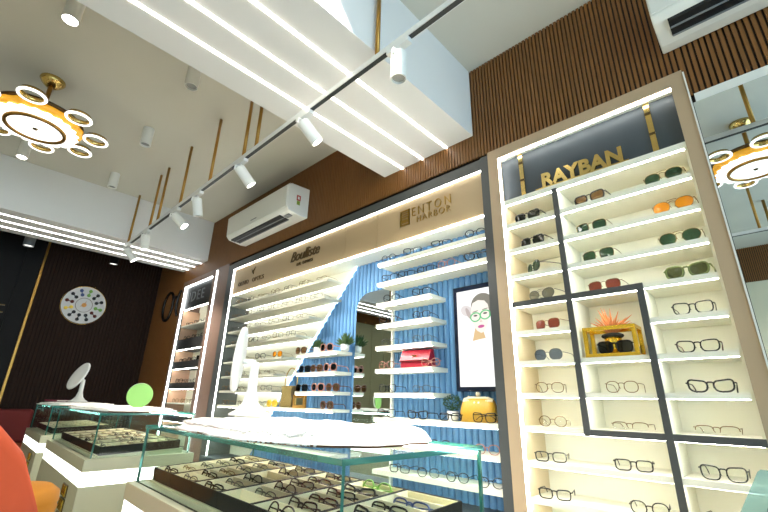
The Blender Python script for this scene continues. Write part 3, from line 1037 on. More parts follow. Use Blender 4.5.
g_.build('clasp_frame', M['gem'], pg, smooth=True)
k_ = MB().ball((0, -.004, .137), .0125, 8)
k_.ball((-.055, -.004, .124), .006, 6).ball((.055, -.004, .120), .006, 6)
k_.build('clasp_knob', M['gem'], pg, smooth=True)

# cane bag with bamboo handle, gold square frame, tiny items
px_ = on_shelf(288, ZM4, 1.93)
bg = thing('handbag', 'lattice woven cane handbag with tall bamboo handle', 'handbag', (px_, 1.940, ZM4 + .0008), .06)
BW, BH = .074, .160
MB().box(-BW, BW, -.035, .035, 0, BH).build('body', M['woven'], bg, bevel=.012)
la = MB()
for i in range(-9, 10):
    for sgn in (-1, 1):
        a, b = (i * .022, 0.004), (i * .022 + sgn * BH, BH - .004)
        pts = []
        for q in range(9):
            X = a[0] + (b[0] - a[0]) * q / 8
            if -BW < X < BW:
                pts.append((X, -.0365, a[1] + (b[1] - a[1]) * q / 8))
        if len(pts) > 1:
            la.tube(pts, .0028, 4)
la.build('lattice', M['reed'], bg)
MB().tube([(-.07, 0, BH - .01)] + [(-.075 * math.cos(PI * i / 10), 0, BH + .03 + .105 * math.sin(PI * i / 10)) for i in range(11)] + [(.07, 0, BH - .01)], .0045, 6).build('handle', M['bamboo'], bg, smooth=True)
px_ = on_shelf(300.5, ZM4, 1.90)
gf = thing('table_mirror', 'small mirror in square gold frame in front of cane bag', 'mirror', (px_, 1.888, ZM4 + .0008), .15)
f_ = .064
part(MB().box(-f_, f_, -.01, .01, 0, .022).box(-f_, f_, -.01, .01, .070, .090).box(-f_, -f_ + .022, -.01, .01, .022, .070).box(f_ - .022, f_, -.01, .01, .022, .070).build('mirror_frame', M['brass'], gf, bevel=.003), 'gold square frame')
MB().box(-f_ + .02, f_ - .02, 0, .006, .02, .072).build('mirror_glass', M['mirror'], gf)

# ------------------------------------------------------------------ far narrow cabinet
fc = thing('display_cabinet', 'narrow brown display cabinet edged in white light at the far end', 'cabinet', (0, 0, 0), 0)
MB().box(-5.24, -5.17, FR, 2.12, 0, 2.467).box(-4.42, -4.05, FR, 2.12, 0, 2.467).box(-5.17, -4.42, FR, 2.12, 2.395, 2.467).build('frame', M['brownlam'], fc)
MB().box(-5.172, -5.135, FR - .004, FR + .01, .3, 2.395).build('led_strip', M['led_far'], fc)
MB().box(-5.135, -4.42, FR - .004, FR + .008, 2.380, 2.395).build('led_strip', M['led_far'], fc)
MB().box(-4.325, -4.302, FR - .006, FR + .002, .3, 2.44).build('led_strip', M['led_far'], fc)
part(MB().box(-5.135, -4.42, FR + .012, FR + .03, 2.10, 2.38).build('header_panel', M['greyblk'], fc), 'black name panel')
text('lettering', 'IDEE', .17, .006, M['acgrey'], facing(-5.02, FR + .006, 2.18), fc, spacing=1.35)
MB().box(-5.17, -4.42, BK, 2.10, 0, 2.4).build('back_panel', M['cream'], fc)
part(MB().box(-5.17, -5.135, FR + .012, BK, 0, 2.1).build('side_panel', mat('peach_panel', rgb(214, 172, 142), .5), fc), 'peach side panel')
MB().box(-5.135, -5.115, FR + .002, FR + .012, 0, 2.1).build('inner_edge', M['greyblk'], fc)
for z0, z1 in ((1.62, 1.735), (1.406, 1.484), (1.19, 1.254), (.86, .92), (.55, .6)):
    s = part(MB().box(-5.135, -4.42, FR + .004, BK, z0, z1).build('shelf', M['greyblk'], fc), 'black deep shelf')
    MB().box(-5.12, -4.43, FR + .02, FR + .035, z0 - .005, z0).build('led_strip', M['led'], s)
MB().box(-5.12, -4.43, FR + .02, FR + .035, 2.095, 2.10).build('led_strip', M['led'], fc)
for z in (1.90, 1.047):
    MB().box(-5.135, -4.42, FR + .012, BK, z - .012, z).build('shelf', M['white'], fc)
fcw = ['on top level', 'on second level', 'on third level', 'on fourth level', 'on fifth level']
for i, z in enumerate((1.90, 1.735, 1.484, 1.254, 1.047)):
    for j in range(3):
        st = [('bk_rect', 'bk_cat', 'bk_round'), ('bk_round', 'bk_sq', 'br_clear'), ('bk_rect', 'bk_cat', 'way_black'), ('bk_sq', 'wire_grey', 'bk_round'), ('rnd_gold', 'hex_gold', 'wire_grey')][i][j]
        pair(st, -4.98 + j * .23, 1.90, z, .2, f'{fcw[i]} of far cabinet, {ORD[j]} from wide strip', small=True, group='eyeglasses in the far narrow cabinet')

# ------------------------------------------------------------------ far wall decorations
wg = thing('wall_emblem', 'oversized black round spectacles shape on brown slatted wall', 'wall decoration', (-5.62, 1.845, 2.21))
MB().tube([(.155 * math.cos(a), -.004, .185 * math.sin(a)) for a in [2 * PI * i / 28 for i in range(28)]], .017, 6, closed=True).build('rim', M['fr_black'], wg, smooth=True)
MB().tube([(.44 + .155 * math.cos(a), -.004, .185 * math.sin(a)) for a in [math.radians(122 + 116 * i / 16) for i in range(17)]], .017, 6).build('rim', M['fr_black'], wg, smooth=True)
MB().tube([(.14, -.004, .07), (.22, -.004, .10), (.305, -.004, .07)], .014, 6).build('bridge', M['fr_black'], wg)

ck = thing('wall_clock', 'round white wall clock with sunglasses in place of numbers', 'clock', (-6.185, 1.045, 2.165), PI / 2)
# local frame: x runs along the wall, -y faces into the room
MB().lathe([(0, 0), (.235, 0), (.235, .02), (0, .02)], n=48, T=Matrix.Translation((0, 0, 0)) @ Matrix.Rotation(PI / 2, 4, 'X')).build('dial', mat('dial_white', rgb(206, 206, 204), .5), ck)
MB().tube([(.236 * math.cos(a), -.018, .236 * math.sin(a)) for a in [2 * PI * i / 40 for i in range(40)]], .006, 6, closed=True).build('rim', M['gold'], ck)
MB().tube([(.088 * math.cos(a), -.021, .088 * math.sin(a)) for a in [2 * PI * i / 32 for i in range(32)]], .0028, 5, closed=True).build('ring', M['bronzedk'], ck)
ccol = ['fr_green', 'fr_black', 'fr_black', 'fr_green', 'l_red', 'fr_black', 'fr_black', 'fr_black', 'fr_yellow', 'l_red', 'fr_black', 'fr_blue']
for i in range(12):
    a = PI / 2 - 2 * PI * i / 12 - .18
    q = MB()
    for rr in (.130, .185):
        q.ball((math.cos(a) * rr, -.022, math.sin(a) * rr), .021, 7, sc=(1, .25, 1))
    q.tube([(math.cos(a) * .13, -.022, math.sin(a) * .13), (math.cos(a) * .19, -.022, math.sin(a) * .19)], .006, 5)
    q.build('hour_mark', M[ccol[i]], ck)
MB().lathe([(0, 0), (.026, 0), (.026, .006), (0, .006)], n=20, T=Matrix.Translation((0, -.021, 0)) @ Matrix.Rotation(PI / 2, 4, 'X')).build('hub', mat('clock_hub', rgb(206, 140, 60), .4), ck)
MB().tube([(0, -.026, 0), (-.035, -.026, -.022)], .004, 5).build('hour_hand', M['brass'], ck)
MB().tube([(0, -.027, 0), (.015, -.027, .05)], .003, 5).build('minute_hand', M['brass'], ck)

# ------------------------------------------------------------------ wall mirror past the tall cabinet
wm = thing('wall_mirror', 'tall wall mirror reflecting a chandelier beside the tall cabinet', 'mirror', (0, 0, 0), 0)
part(MB().box(-.012, 1.6, FR + .004, FR + .02, 2.288, 2.332).build('top_band', M['acwhite'], wm), 'white top band')
MB().box(-.022, .79, FR - .004, FR + .02, .88, 2.286).build('mirror_panel', M['mirror'], wm)
MB().box(.794, 1.6, FR - .004, FR + .02, .88, 2.286).build('mirror_panel', M['mirror'], wm)
part(MB().box(-.0295, -.024, FR - .006, FR + .01, .3, 2.45).build('edge_strip', M['acwhite'], wm), 'thin white edge strip')
mb = MB().box(-.02, 1.6, 1.72, FR + .004, 0, .86)
o = mb.build('low_cabinet', M['tan'])
tag(o, 'low beige cabinet under the tall wall mirror', 'cabinet')
ts = thing('acrylic_stand', 'leaning pale teal acrylic panel with a spectacles outline', 'display stand', (-.075, 1.67, .73))
MB().prism([(-.150, 0), (.19, 0), (.19, .212), (-.028, .212), (-.036, .206)], lambda a, b, d: (a, d, b), -.003, .003).build('panel', M['teal'], ts)
MB().tube([(.02 + .055 * math.cos(a), -.006, .10 + .045 * math.sin(a)) for a in [PI * 2 * i / 20 for i in range(20)]], .0028, 5, closed=True).build('outline', M['l_blue'], ts)
MB().box(-.145, .185, -.035, .035, -.012, 0).build('foot', M['acgrey'], ts)
MB().box(-.230, .21, 1.632, 1.708, 0, .717).build('pedestal', M['tan'])
bpy.data.objects['pedestal'].name = 'display_plinth'
tag(bpy.data.objects['display_plinth'], 'small beige plinth carrying the teal acrylic panel', 'plinth')

# ------------------------------------------------------------------ air conditioners
def aircon(x1, w, label):
    """x1: end towards the window; runs to -x"""
    t = thing('air_conditioner', label, 'air conditioner', (x1 - w / 2, 1.85, 2.58))
    hw = w / 2
    prof = [(0, 0), (0, .278), (-.19, .268), (-.222, .236), (-.214, .035), (-.190, .010), (-.06, -.006)]
    MB().prism(prof, lambda a, b, d: (d, a, b), -hw, hw).build('body', M['acwhite'], t, bevel=.006)
    MB().prism([(-.20, .268), (-.222, .240), (-.229, .232), (-.221, .040), (-.214, .040)], lambda a, b, d: (d, a, b), -hw + .004, hw - .004).build('front_panel', M['acwhite'], t, bevel=.003)
    # outlet on the sloping underside
    for i, (ya, yb) in enumerate(((-.188, -.146), (-.136, -.094))):
        s = MB().box(-hw + .05, hw - .14, ya, yb, -.004, .02).build('outlet_slot', M['acdark'], t)
        part(MB().box(-hw + .052, hw - .142, yb - .006, yb - .001, -.010, -.003).build('louver', M['acgrey'], s), 'grey louver blade')
    MB().box(hw - .12, hw - .05, -.16, -.12, -.004, .008).build('vent_grille', M['acgrey'], t)
    b = MB().box(-.05, .05, -.2275, -.2255, .07, .078).build('badge', M['acgrey'], t)
    return t


ac = aircon(-2.69, 1.05, 'white split air conditioner on slatted wall above the cream shelves')
st = MB().box(.5250, .5268, -.128, -.088, .128, .178).build('energy_label', mat('label_red', rgb(176, 60, 50), .5), ac)
MB().box(.5262, .5275, -.124, -.092, .088, .125).build('green_mark', mat('label_green', rgb(140, 160, 60), .5), ac)
MB().box(.5262, .5275, -.118, -.10, .140, .165).build('pale_mark', M['acwhite'], st)
aircon(-.074 + 1.05, 1.05, 'white split air conditioner on slatted wall above the tall mirror')

# ------------------------------------------------------------------ track lighting
TZ, TY = 2.543, .995
tr = thing('track_rail', 'long white ceiling light track hung on gold rods', 'track', (0, 0, 0), 0)
MB().box(-4.62, .9, TY - .015, TY + .015, TZ, TZ + .026).build('rail', M['rail'], tr)
part(MB().box(-4.61, .89, TY - .0105, TY + .0105, TZ - .0015, TZ + .002).build('slot', M['railslot'], tr), 'dark power slot')
for x in (-4.56, -3.943, -3.745, -3.245, -2.712, -2.225, -2.07, -1.02, .186, .8):
    MB().cyl((x, TY, TZ + .03), (x, TY, CE if not (-1.776 < x < -1.047) else BZ), .011, 10).build('rod', M['brass'], tr, smooth=True)
TY2 = -.83
tr2 = thing('track_rail', 'second white ceiling light track, the one shown only in the mirrors', 'track', (0, 0, 0), 0)
MB().box(-4.62, .9, TY2 - .015, TY2 + .015, TZ, TZ + .026).build('rail', M['rail'], tr2)
part(MB().box(-4.61, .89, TY2 - .0105, TY2 + .0105, TZ - .0015, TZ + .002).build('slot', M['railslot'], tr2), 'dark power slot')
for x in (-4.5, -3.6, -2.5, -.9, .136, .8):
    MB().cyl((x, TY2, TZ + .025), (x, TY2, CE), .011, 10).build('rod', M['brass'], tr2, smooth=True)
spot_w = ['upright white track spotlight nearest the shop window', 'white track spotlight just past the near beam, turned to shelves', 'white track spotlight in front of the wall air conditioner',
          'white track spotlight, fourth from the window end', 'white track spotlight, fifth from the window end', 'white track spotlight, sixth from the window end', 'white track spotlight at the dark end of the track']
SP = [(-.888, (-.03, 0.02, -1)), (-1.56, (.25, .62, -.75)), (-2.24, (.2, .62, -.75)), (-2.885, (-.05, .25, -1)), (-3.30, (.45, .55, -.7)), (-3.98, (.0, .1, -1)), (-4.52, (.2, .6, -.8))]
SP += [(-4.1, (-.1, -.7, -.7)), (-2.9, (0, .68, -.73)), (-1.95, (0, .68, -.73)), (-1.2, (0, .68, -.73)), (-.70, (-.15, .66, -.73)), (.45, (-.45, .5, -.73)), (.70, (0, -.8, -.45))]  # unseen second-track spotlights, added to brighten the counters and the opposite wall
spot_w += [f'added white fill spotlight on the second track, {ORD[q]} from the far end' for q in range(7)]
for i, (x, d) in enumerate(SP):
    d = Vector(d).normalized()
    yt = TY if i < 7 else TY2
    t = thing('track_spotlight', spot_w[i], 'spotlight', (x, yt, TZ), 0, 'spotlights on the ceiling track')
    MB().box(-.062, .062, -.016, .016, -.024, 0).build('adapter', M['rail'], t, bevel=.003)
    pv = Vector((.0, 0, -.058))
    MB().tube([(0, 0, -.02), (0, 0, -.042), (0, -.036, -.046), (0, -.037, -.075)], .006, 8).build('yoke', M['plwhite'], t)
    q = d.to_track_quat('Z', 'Y').to_matrix().to_4x4()
    T = Matrix.Translation(pv - d * .012) @ q
    L_ = .135
    MB().lathe([(0, 0), (.030, 0), (.034, .006), (.034, L_), (.029, L_), (.028, L_ - .02), (0, L_ - .02)], n=22, T=T).build('housing', M['plwhite'], t)
    MB().lathe([(0, L_ - .012), (.028, L_ - .012)], n=16, T=T).build('lens', M['lens_off'] if i in (0, 3) else M['lens_on'], t)
    ld = bpy.data.lights.new('spot_beam', 'SPOT')
    ld.energy = (26 if i == 1 else 52) if i < 7 else (16 if i != 13 else 60)
    ld.spot_size = 0.8 if i == 1 else 1.1
    ld.spot_blend = .7
    ld.shadow_soft_size = .025
    ld.color = (1, .95, .86)
    lo_ = bpy.data.objects.new('spot_beam', ld)
    C.objects.link(lo_)
    lo_.parent = t
    lo_.matrix_local = Matrix.Translation(pv + d * (L_ + .01)) @ (-d).to_track_quat('Z', 'Y').to_matrix().to_4x4()

# ceiling cans
cans = [(-2.335, .0, 1, 'lit ceiling can beside the near beam'), (-4.241, .02, 1, 'lit ceiling can below the chandelier and before the far beam'), (-2.345, .64, 0, 'unlit white can against the near beam'),
        (-3.26, .66, 0, 'unlit white can between chandelier and track'), (-4.25, .685, 0, 'unlit white can near the far beam')]
cans.append((-.945, .65, 2, 'lit ceiling can close to the window side of the near beam'))
for x, y, on, lab in cans:
    t = thing('ceiling_can', lab, 'ceiling light', (x, y, CE), 0, 'white ceiling cans')
    MB().lathe([(0, 0), (.039, 0), (.039, -.150), (.035, -.150), (.034, -.133), (0, -.133)], n=24).build('housing', M['plwhite'], t)
    MB().lathe([(0, -.1345), (.034, -.1345)], n=20).build('lens', M['lens_on'] if on else M['lens_off'], t)
    if on:
        ld = bpy.data.lights.new('can_beam', 'SPOT')
        ld.energy = 25 if on == 1 else 60
        ld.spot_size = 1.6 if on == 1 else 1.26
        ld.spot_blend = .8 if on == 1 else .12
        ld.shadow_soft_size = .035
        ld.color = (1, .96, .88)
        lo_ = bpy.data.objects.new('can_beam', ld)
        C.objects.link(lo_)
        lo_.parent = t
        lo_.location = (0, 0, -.14)
for y, lab in ((.332, 'lit can over the dark partition at the end wall'), (1.162, 'lit can above the wall clock')):
    t = thing('ceiling_can', lab, 'ceiling light', (-5.78, y, 2.86), 0, 'cans in the dark recess')
    MB().lathe([(0, 0), (.05, 0), (.05, -.21), (.045, -.21), (.044, -.195), (0, -.195)], n=22).build('housing', M['acgrey'] if y < 1 else M['black'], t)
    MB().lathe([(0, -.200), (.044, -.200)], n=20).build('lens', M['crystal'], t)

# ------------------------------------------------------------------ chandeliers
def chandelier(loc, label, rz=0.0):
    t = thing('chandelier', label, 'chandelier', (loc[0], loc[1], CE), rz, 'gold ring chandeliers')
    part(MB().lathe([(0, 0), (.070, 0), (.072, -.010), (.060, -.03), (.040, -.050), (.026, -.062), (0, -.064)], n=28).build('canopy', M['gold'], t, smooth=True), 'polished gold ceiling cup')
    MB().cyl((0, 0, -.055), (0, 0, -.30), .014, 14).build('stem', M['brass'], t, smooth=True)
    part(MB().lathe([(0, -.285), (.12, -.285), (.235, -.298), (.243, -.312), (.236, -.322), (.0, -.322)], n=44).build('housing', M['bronzedk'], t, smooth=True), 'dark gold disc')
    sk = MB()
    n = 18
    vs, fs = [], []
    N = n * 6
    for k in range(N):
        a = 2 * PI * k / N
        sc = abs(math.sin(a * n / 2))
        for rr, z in ((.222, -.320), (.236 + .012 * sc, -.335), (.218 + .016 * sc, -.362 - .008 * sc), (.19, -.365)):
            vs.append((rr * math.cos(a), rr * math.sin(a), z))
    for k in range(N):
        k2 = (k + 1) % N
        for i in range(3):
            fs.append((k * 4 + i, k2 * 4 + i, k2 * 4 + i + 1, k * 4 + i + 1))
    part(MB().add(vs, fs).build('amber_skirt', M['amber'], t, smooth=True), 'scalloped amber glass skirt')
    vs, fs = [], []
    n = 22
    N = n * 6
    for k in range(N):
        a = 2 * PI * k / N
        sc = abs(math.sin(a * n / 2))
        for rr, z in ((.20, -.366), (.206 + .024 * sc, -.376), (.194 + .024 * sc, -.394), (.16, -.388)):
            vs.append((rr * math.cos(a), rr * math.sin(a), z))
    for k in range(N):
        k2 = (k + 1) % N
        for i in range(3):
            fs.append((k * 4 + i, k2 * 4 + i, k2 * 4 + i + 1, k * 4 + i + 1))
    part(MB().add(vs, fs).build('petal_ring', M['crystal'], t, smooth=True), 'lit white petal ring')
    MB().lathe([(0, -.396), (.155, -.394), (.158, -.386)], n=40).build('diffuser', M['crystal'], t)
    part(MB().lathe([(.142, -.390), (.144, -.404), (.162, -.404), (.164, -.390)], n=44).build('trim_ring', M['brass'], t, smooth=True), 'gold ring round the lit disc')
    MB().lathe([(0, -.404), (.012, -.402), (.016, -.396)], n=14).build('centre_stud', M['bronzedk'], t)
    for k in range(8):
        a = math.radians(-12 + 45 * k)
        c = Vector((.318 * math.cos(a), .318 * math.sin(a), -.350))
        rg = MB().tube([(c.x + .066 * math.cos(b), c.y + .066 * math.sin(b), c.z - .006) for b in [2 * PI * i / 30 for i in range(30)]], .0085, 8, closed=True).build('ring_lamp', M['crystal'], t, smooth=True)
        part(MB().lathe([(.055, .022), (.062, .022), (.062, -.008), (.055, -.008), (.055, .022)], n=30, T=Matrix.Translation(c)).build('gold_band', M['gold'], rg, smooth=True), 'gold inner band')
        MB().cyl((.22 * math.cos(a), .22 * math.sin(a), -.335), (.24 * math.cos(a), .24 * math.sin(a), -.345), .006, 6).build('arm', M['gold'], rg)
    return t


chandelier((-3.178, .028), 'gold chandelier with glowing ring lamps hanging near the far beam')
chandelier((.185, .06), 'gold chandelier with glowing ring lamps, the one shown in the tall mirror')

# gold rod pair seen in the mirror
for x, y, lab in ((.245, -1.62, 'gold ceiling rod standing alone over the mirror side'),):
    o = MB().cyl((x, y, CE - .9), (x, y, CE), .014, 10).build('ceiling_rod', M['brass'], smooth=True)
    tag(o, lab, 'rod')

# ------------------------------------------------------------------ counters
def pane(mb_name, parent, x0, x1, y0, y1, z0, z1, thin):
    """a sheet whose two broad faces are clear and whose cut edges are green; thin = axis of its thickness"""
    mbb = MB().box(x0, x1, y0, y1, z0, z1)
    order = [0, 0, 1, 1, 2, 2]             # faces of box(): -x +x -y +y -z +z
    mbb.mi = [0 if ax == thin else 1 for ax in order]
    return mbb.build(mb_name, [M['glass'], M['gedge']], parent)


def counter(nx, ny, L, D, ztop, zslab, rz, label):
    """(nx, ny): front corner nearest the window, local x runs to -L"""
    t = thing('display_counter', label, 'counter', (nx, ny, 0), rz)
    g = .008
    pane('glass_top', t, -L, 0, 0, D, ztop - .012, ztop, 2)
    pane('glass_front', t, -L + .004, -.004, .004, .004 + g, zslab, ztop - .012, 1)
    pane('glass_back', t, -L + .004, -.004, D - .004 - g, D - .004, zslab, ztop - .012, 1)
    pane('glass_side', t, -.004 - g, -.004, .004 + g, D - .004 - g, zslab, ztop - .012, 0)
    pane('glass_side', t, -L + .004, -L + .004 + g, .004 + g, D - .004 - g, zslab, ztop - .012, 0)
    e = .022
    MB().box(-L - e, e, -e, D + e, zslab - .058, zslab).build('slab', M['counter'], t, bevel=.002)
    part(MB().box(-L - e + .004, e - .004, -e + .004, D + e - .004, zslab - .124, zslab - .058).build('led_band', M['led_band'], t), 'glowing white band')
    MB().box(-L - e, e, -e, D + e, .08, zslab - .124).build('base', M['counter'], t, bevel=.002)
    MB().box(-L, 0, .03, D - .03, 0, .08).build('kick_plate', M['dkgrey'], t)
    MB().prism([(.045, zslab), (D - .03, zslab), (D - .03, zslab + .026), (.045, zslab + .006)], lambda a, b, d: (d, a, b), -L + .03, -.03).build('tray_riser', M['counter'], t)
    part(MB().box(-L + .02, -.02, D - .030, D - .014, ztop - .022, ztop - .0125).build('led_profile', M['led_line2'], t), 'white light profile under the top')
    for i in range(5):                      # gold lettering reading downwards on the customer side
        z = zslab - .145 - i * .066
        gl = MB()
        gl.box(-.32, -.20, -e - .006, -e, z - .058, z)
        random.seed(i + 3)
        q = gl.build('letter_plaque', M['bronzedk'], t)
        gq = MB()
        gq.box(-.312, -.208, -e - .010, -e - .005, z - .014, z - .004)
        for j in range(3):
            xx = -.312 + j * .040
            gq.box(xx, xx + .022, -e - .010, -e - .005, z - .053, z - .014)
        gq.box(-.312, -.208, -e - .010, -e - .005, z - .038, z - .030)
        gq.build('gold_letter', M['goldb'], q)
    return t


def tray_set(counter_obj, L, D, zslab, n, pairs, cname):
    rz = counter_obj.rotation_euler.z
    o0 = counter_obj.location
    R = Matrix.Translation(o0) @ Matrix.Rotation(rz, 4, 'Z')
    pitch = (L - .08) / n
    tilt = math.atan2(.020, D - .075)
    out = []
    dep = D - .095
    for i in range(n):
        xc = -.04 - pitch * (i + .5)
        p = R @ Vector((xc, .050, zslab + .0075))
        t = thing('eyewear_tray', f'cream lined dark tray with six slots, {ORD[i]} from the window end of {cname}', 'tray', p, 0, 'trays in ' + cname)
        t.rotation_euler = (tilt, 0, rz)
        w = pitch * .5 - .0015
        h = .043
        s = .004
        MB().box(-w, w, 0, dep, 0, .004).box(-w, w, 0, s, .004, h).box(-w, w, dep - s, dep, .004, h).box(-w, -w + s, s, dep - s, .004, h).box(w - s, w, s, dep - s, .004, h).build('shell', M['traydk'], t)
        li = MB().box(-w + s, w - s, s, dep - s, .004, .007)
        li.box(-w + s, w - s, s, s + .003, .004, h - .002).box(-w + s, w - s, dep - s - .003, dep - s, .004, h - .002).box(-w + s, -w + s + .003, s, dep - s, .004, h - .002).box(w - s - .003, w - s, s, dep - s, .004, h - .002)
        li.build('lining', M['tray'], t)
        for k in range(1, 6):
            y = dep * k / 6
            MB().prism([(y - .002, .007), (y + .006, .007), (y + .0075, h - .003), (y + .0045, h - .003)], lambda a, b, d: (d, a, b), -w + s + .003, w - s - .003).build('slot_divider', M['tray'], t)
        out.append((t, R, xc, dep, tilt, rz))
        for k in range(6):
            st = pairs(i, k)
            if st:
                lean = -.42
                R3 = Matrix.Rotation(lean, 4, 'X')
                pts = [R3 @ v.co for v in specs(st, True)[1].vertices]
                y0, y1, z0 = min(v.y for v in pts), max(v.y for v in pts), min(v.z for v in pts)
                y = dep * (k + .52) / 6 + .001 - (y0 + y1) / 2
                Tm = Matrix.Translation(p) @ Matrix.Rotation(rz, 4, 'Z') @ Matrix.Rotation(tilt, 4, 'X')
                q = Tm @ Vector((random.uniform(-.008, .008), y, .0078 - z0))
                pair(st, q.x, q.y, q.z, rz + random.uniform(-.02, .02), f'in slot {ORD[k]} from front, {ORD[i]} tray of {cname}', folded=True, small=(cname != 'nearest counter'),
                     group='glasses in the trays of ' + cname, tilt=tilt + lean)
    return out


RZC = -math.atan2(.05, 1.24)
c1 = counter(-.65, .577, 1.241, .486, .995, .795, RZC, 'nearest glass topped display counter with glowing white band')
c2 = counter(-2.68, .65, 1.321, .50, 1.015, .795, RZC, 'second glass topped display counter, carrying a green disc')
c3 = counter(-4.40, .72, 1.05, .50, 1.015, .795, RZC, 'farthest glass topped display counter by the dark end wall')
FS = ['bk_rect', 'bk_round', 'bk_sq', 'wire_grey', 'bk_cat', 'bk_round', 'bk_rect', 'bk_sq', 'wire_grey']


def pairs1(i, k):
    if i == 1 and k == 5:
        return 'green_fr'
    if i == 0 and k == 4:
        return 'blue_fr'
    if (i * 7 + k * 5) % 11 == 3:
        return None
    return FS[(i * 5 + k * 2) % 9] if i < 4 else ['wire_grey', 'bk_rect', 'rimless', 'wire_grey'][(i + k) % 4]


def pairs2(i, k):
    return ['wire_grey', None, 'rimless', 'hex_gold', None, 'wire_grey', 'bk_rect'][(i * 3 + k) % 7] if i < 4 else None


random.seed(5)
tray_set(c1, 1.241, .486, .795, 6, pairs1, 'nearest counter')
tray_set(c2, 1.321, .50, .795, 6, pairs2, 'second counter')
tray_set(c3, 1.05, .50, .795, 5, lambda i, k: None, 'farthest counter')


def fleece(cx, cy, z, L, W, rz, label, h=.036, curl=True):
    t = thing('fleece_rug', label, 'rug', (cx, cy, z), rz, None)
    nx, ny = 70, 30
    rnd = random.Random(int(abs(cx) * 1000))
    ph = [rnd.uniform(0, 6) for _ in range(8)]

    def edge(a):
        return .016 * math.sin(a * 3 + ph[0]) + .010 * math.sin(a * 7 + ph[1]) + .006 * math.sin(a * 17 + ph[2])
    top, idx = [], {}
    for i in range(nx + 1):
        for j in range(ny + 1):
            u, v = i / nx * 2 - 1, j / ny * 2 - 1
            m_ = (abs(u) ** 3.6 + abs(v) ** 3.6) ** (1 / 3.6)
            s_ = max(abs(u), abs(v))
            if m_ > 1e-6:
                u2, v2 = u * s_ / m_, v * s_ / m_
            else:
                u2, v2 = u, v
            ang = math.atan2(v2, u2)
            x = u2 * (L / 2 + edge(ang) * s_)
            y = v2 * (W / 2 + edge(ang + 2) * s_)
            zz = h * max(0.0, 1 - s_ ** 7) ** .5
            zz *= 1 + .12 * math.sin(x * 23 + ph[3]) * math.sin(y * 27 + ph[4])
            zz += rnd.uniform(-.0022, .0022) * (1 if s_ < .97 else .3)
            if curl and u2 > .7:
                zz += .020 * math.sin(min(1, (u2 - .7) / .3) * PI * .75) * max(0.0, 1 - s_ ** 9) ** .5
            idx[i, j] = len(top)
            top.append((x, y, max(.003, zz) + .003))
    fs = [(idx[i, j], idx[i + 1, j], idx[i + 1, j + 1], idx[i, j + 1]) for i in range(nx) for j in range(ny)]
    mb_ = MB().add(top, fs)
    # tufts
    for _ in range(1500):
        i = rnd.randrange(nx + 1)
        i = min(nx, i)
        j = rnd.choice((0, 1, ny - 1, ny)) 
        p = Vector(top[idx[i, j]])
        d = Vector((p.x / L * 1.6 + rnd.uniform(-.4, .4), p.y / W * 1.6 + rnd.uniform(-.4, .4), rnd.uniform(-.3, .25)))
        d.normalize()
        ln = rnd.uniform(.006, .016)
        tip = p + d * ln
        tip.z = max(.002, tip.z)
        a = d.cross(Vector((0, 0, 1)))
        a = a.normalized() if a.length > 1e-4 else Vector((1, 0, 0))
        b = d.cross(a)
        r_ = rnd.uniform(.0025, .0045)
        mb_.add([p + a * r_, p - a * r_ * .5 + b * r_ * .87, p - a * r_ * .5 - b * r_ * .87, tip], [(0, 1, 3), (1, 2, 3), (2, 0, 3)])
    mb_.build('fleece', M['fur'], t, smooth=True)
    out = [top[idx[i, 0]] for i in range(nx + 1)] + [top[idx[nx, j]] for j in range(1, ny + 1)] + [top[idx[i, ny]] for i in range(nx - 1, -1, -1)] + [top[idx[0, j]] for j in range(ny - 1, 0, -1)]
    pts = [(x * .985, y * .985) for x, y, _ in out]
    n = len(pts)
    hb = MB().add([(0, 0, .0005)] + [(x, y, .0005) for x, y in pts], [(0, 1 + (i + 1) % n, 1 + i) for i in range(n)])
    part(hb.build('hide_backing', M['hide'], t), 'tan hide backing')
    return t


def local(c, x, y, z):
    return Matrix.Translation(c.location) @ Matrix.Rotation(c.rotation_euler.z, 4, 'Z') @ Vector((x, y, z))


p = local(c1, -.60, .245, .9955)
fleece(p.x, p.y, p.z, 1.0, .47, RZC, 'thick white fleece laid on the nearest glass counter', h=.036)
p = local(c2, -.66, .25, 1.0155)
fleece(p.x, p.y, p.z, 1.22, .46, RZC, 'white fleece laid on the second counter under the green disc', curl=False, h=.018)
p = local(c3, -.50, .25, 1.0155)
fleece(p.x, p.y, p.z, 1.0, .50, RZC, 'white fleece laid on the farthest counter', curl=False, h=.018)


def vanity(px, py, pz, R, hgt, yaw, pit, label, face='mirror', back='plwhite'):
    """table mirror: trumpet foot, stem and a tilting disc; the disc's reflecting face looks along yaw"""
    t = thing('table_mirror', label, 'mirror', (px, py, pz), 0)
    MB().lathe([(0, 0), (.074, 0), (.074, .006), (.052, .018), (.030, .045), (.019, .09), (.016, hgt * .62), (.014, hgt * .66), (0, hgt * .66)], n=26).build('foot', M['plwhite'], t, smooth=True)
    T = Matrix.Translation((0, 0, hgt * .66)) @ Matrix.Rotation(yaw, 4, 'Z') @ Matrix.Rotation(pit, 4, 'Y')
    # local +x of T is the mirror normal
    MB().tube([T @ Vector((-.002, 0, 0)), T @ Vector((.028, 0, .0)), T @ Vector((.045, 0, .0))], .010, 8).build('joint', M['plwhite'], t, smooth=True)
    Td = T @ Matrix.Translation((.05, 0, hgt * .03)) @ Matrix.Rotation(PI / 2, 4, 'Y')
    prof = [(0, 0), (R * .80, 0), (R * .97, .004), (R, .010), (R * .97, .020), (R * .93, .021)]
    sc = Matrix.Diagonal((1.3, 1, 1, 1))
    d = MB().lathe(prof, n=36, T=Td @ sc).build('mirror_disc', M[back], t, smooth=True)
    MB().lathe([(0, .0205), (R * .93, .0205)], n=36, T=Td @ sc).build('mirror_face', M[face], d)
    return t


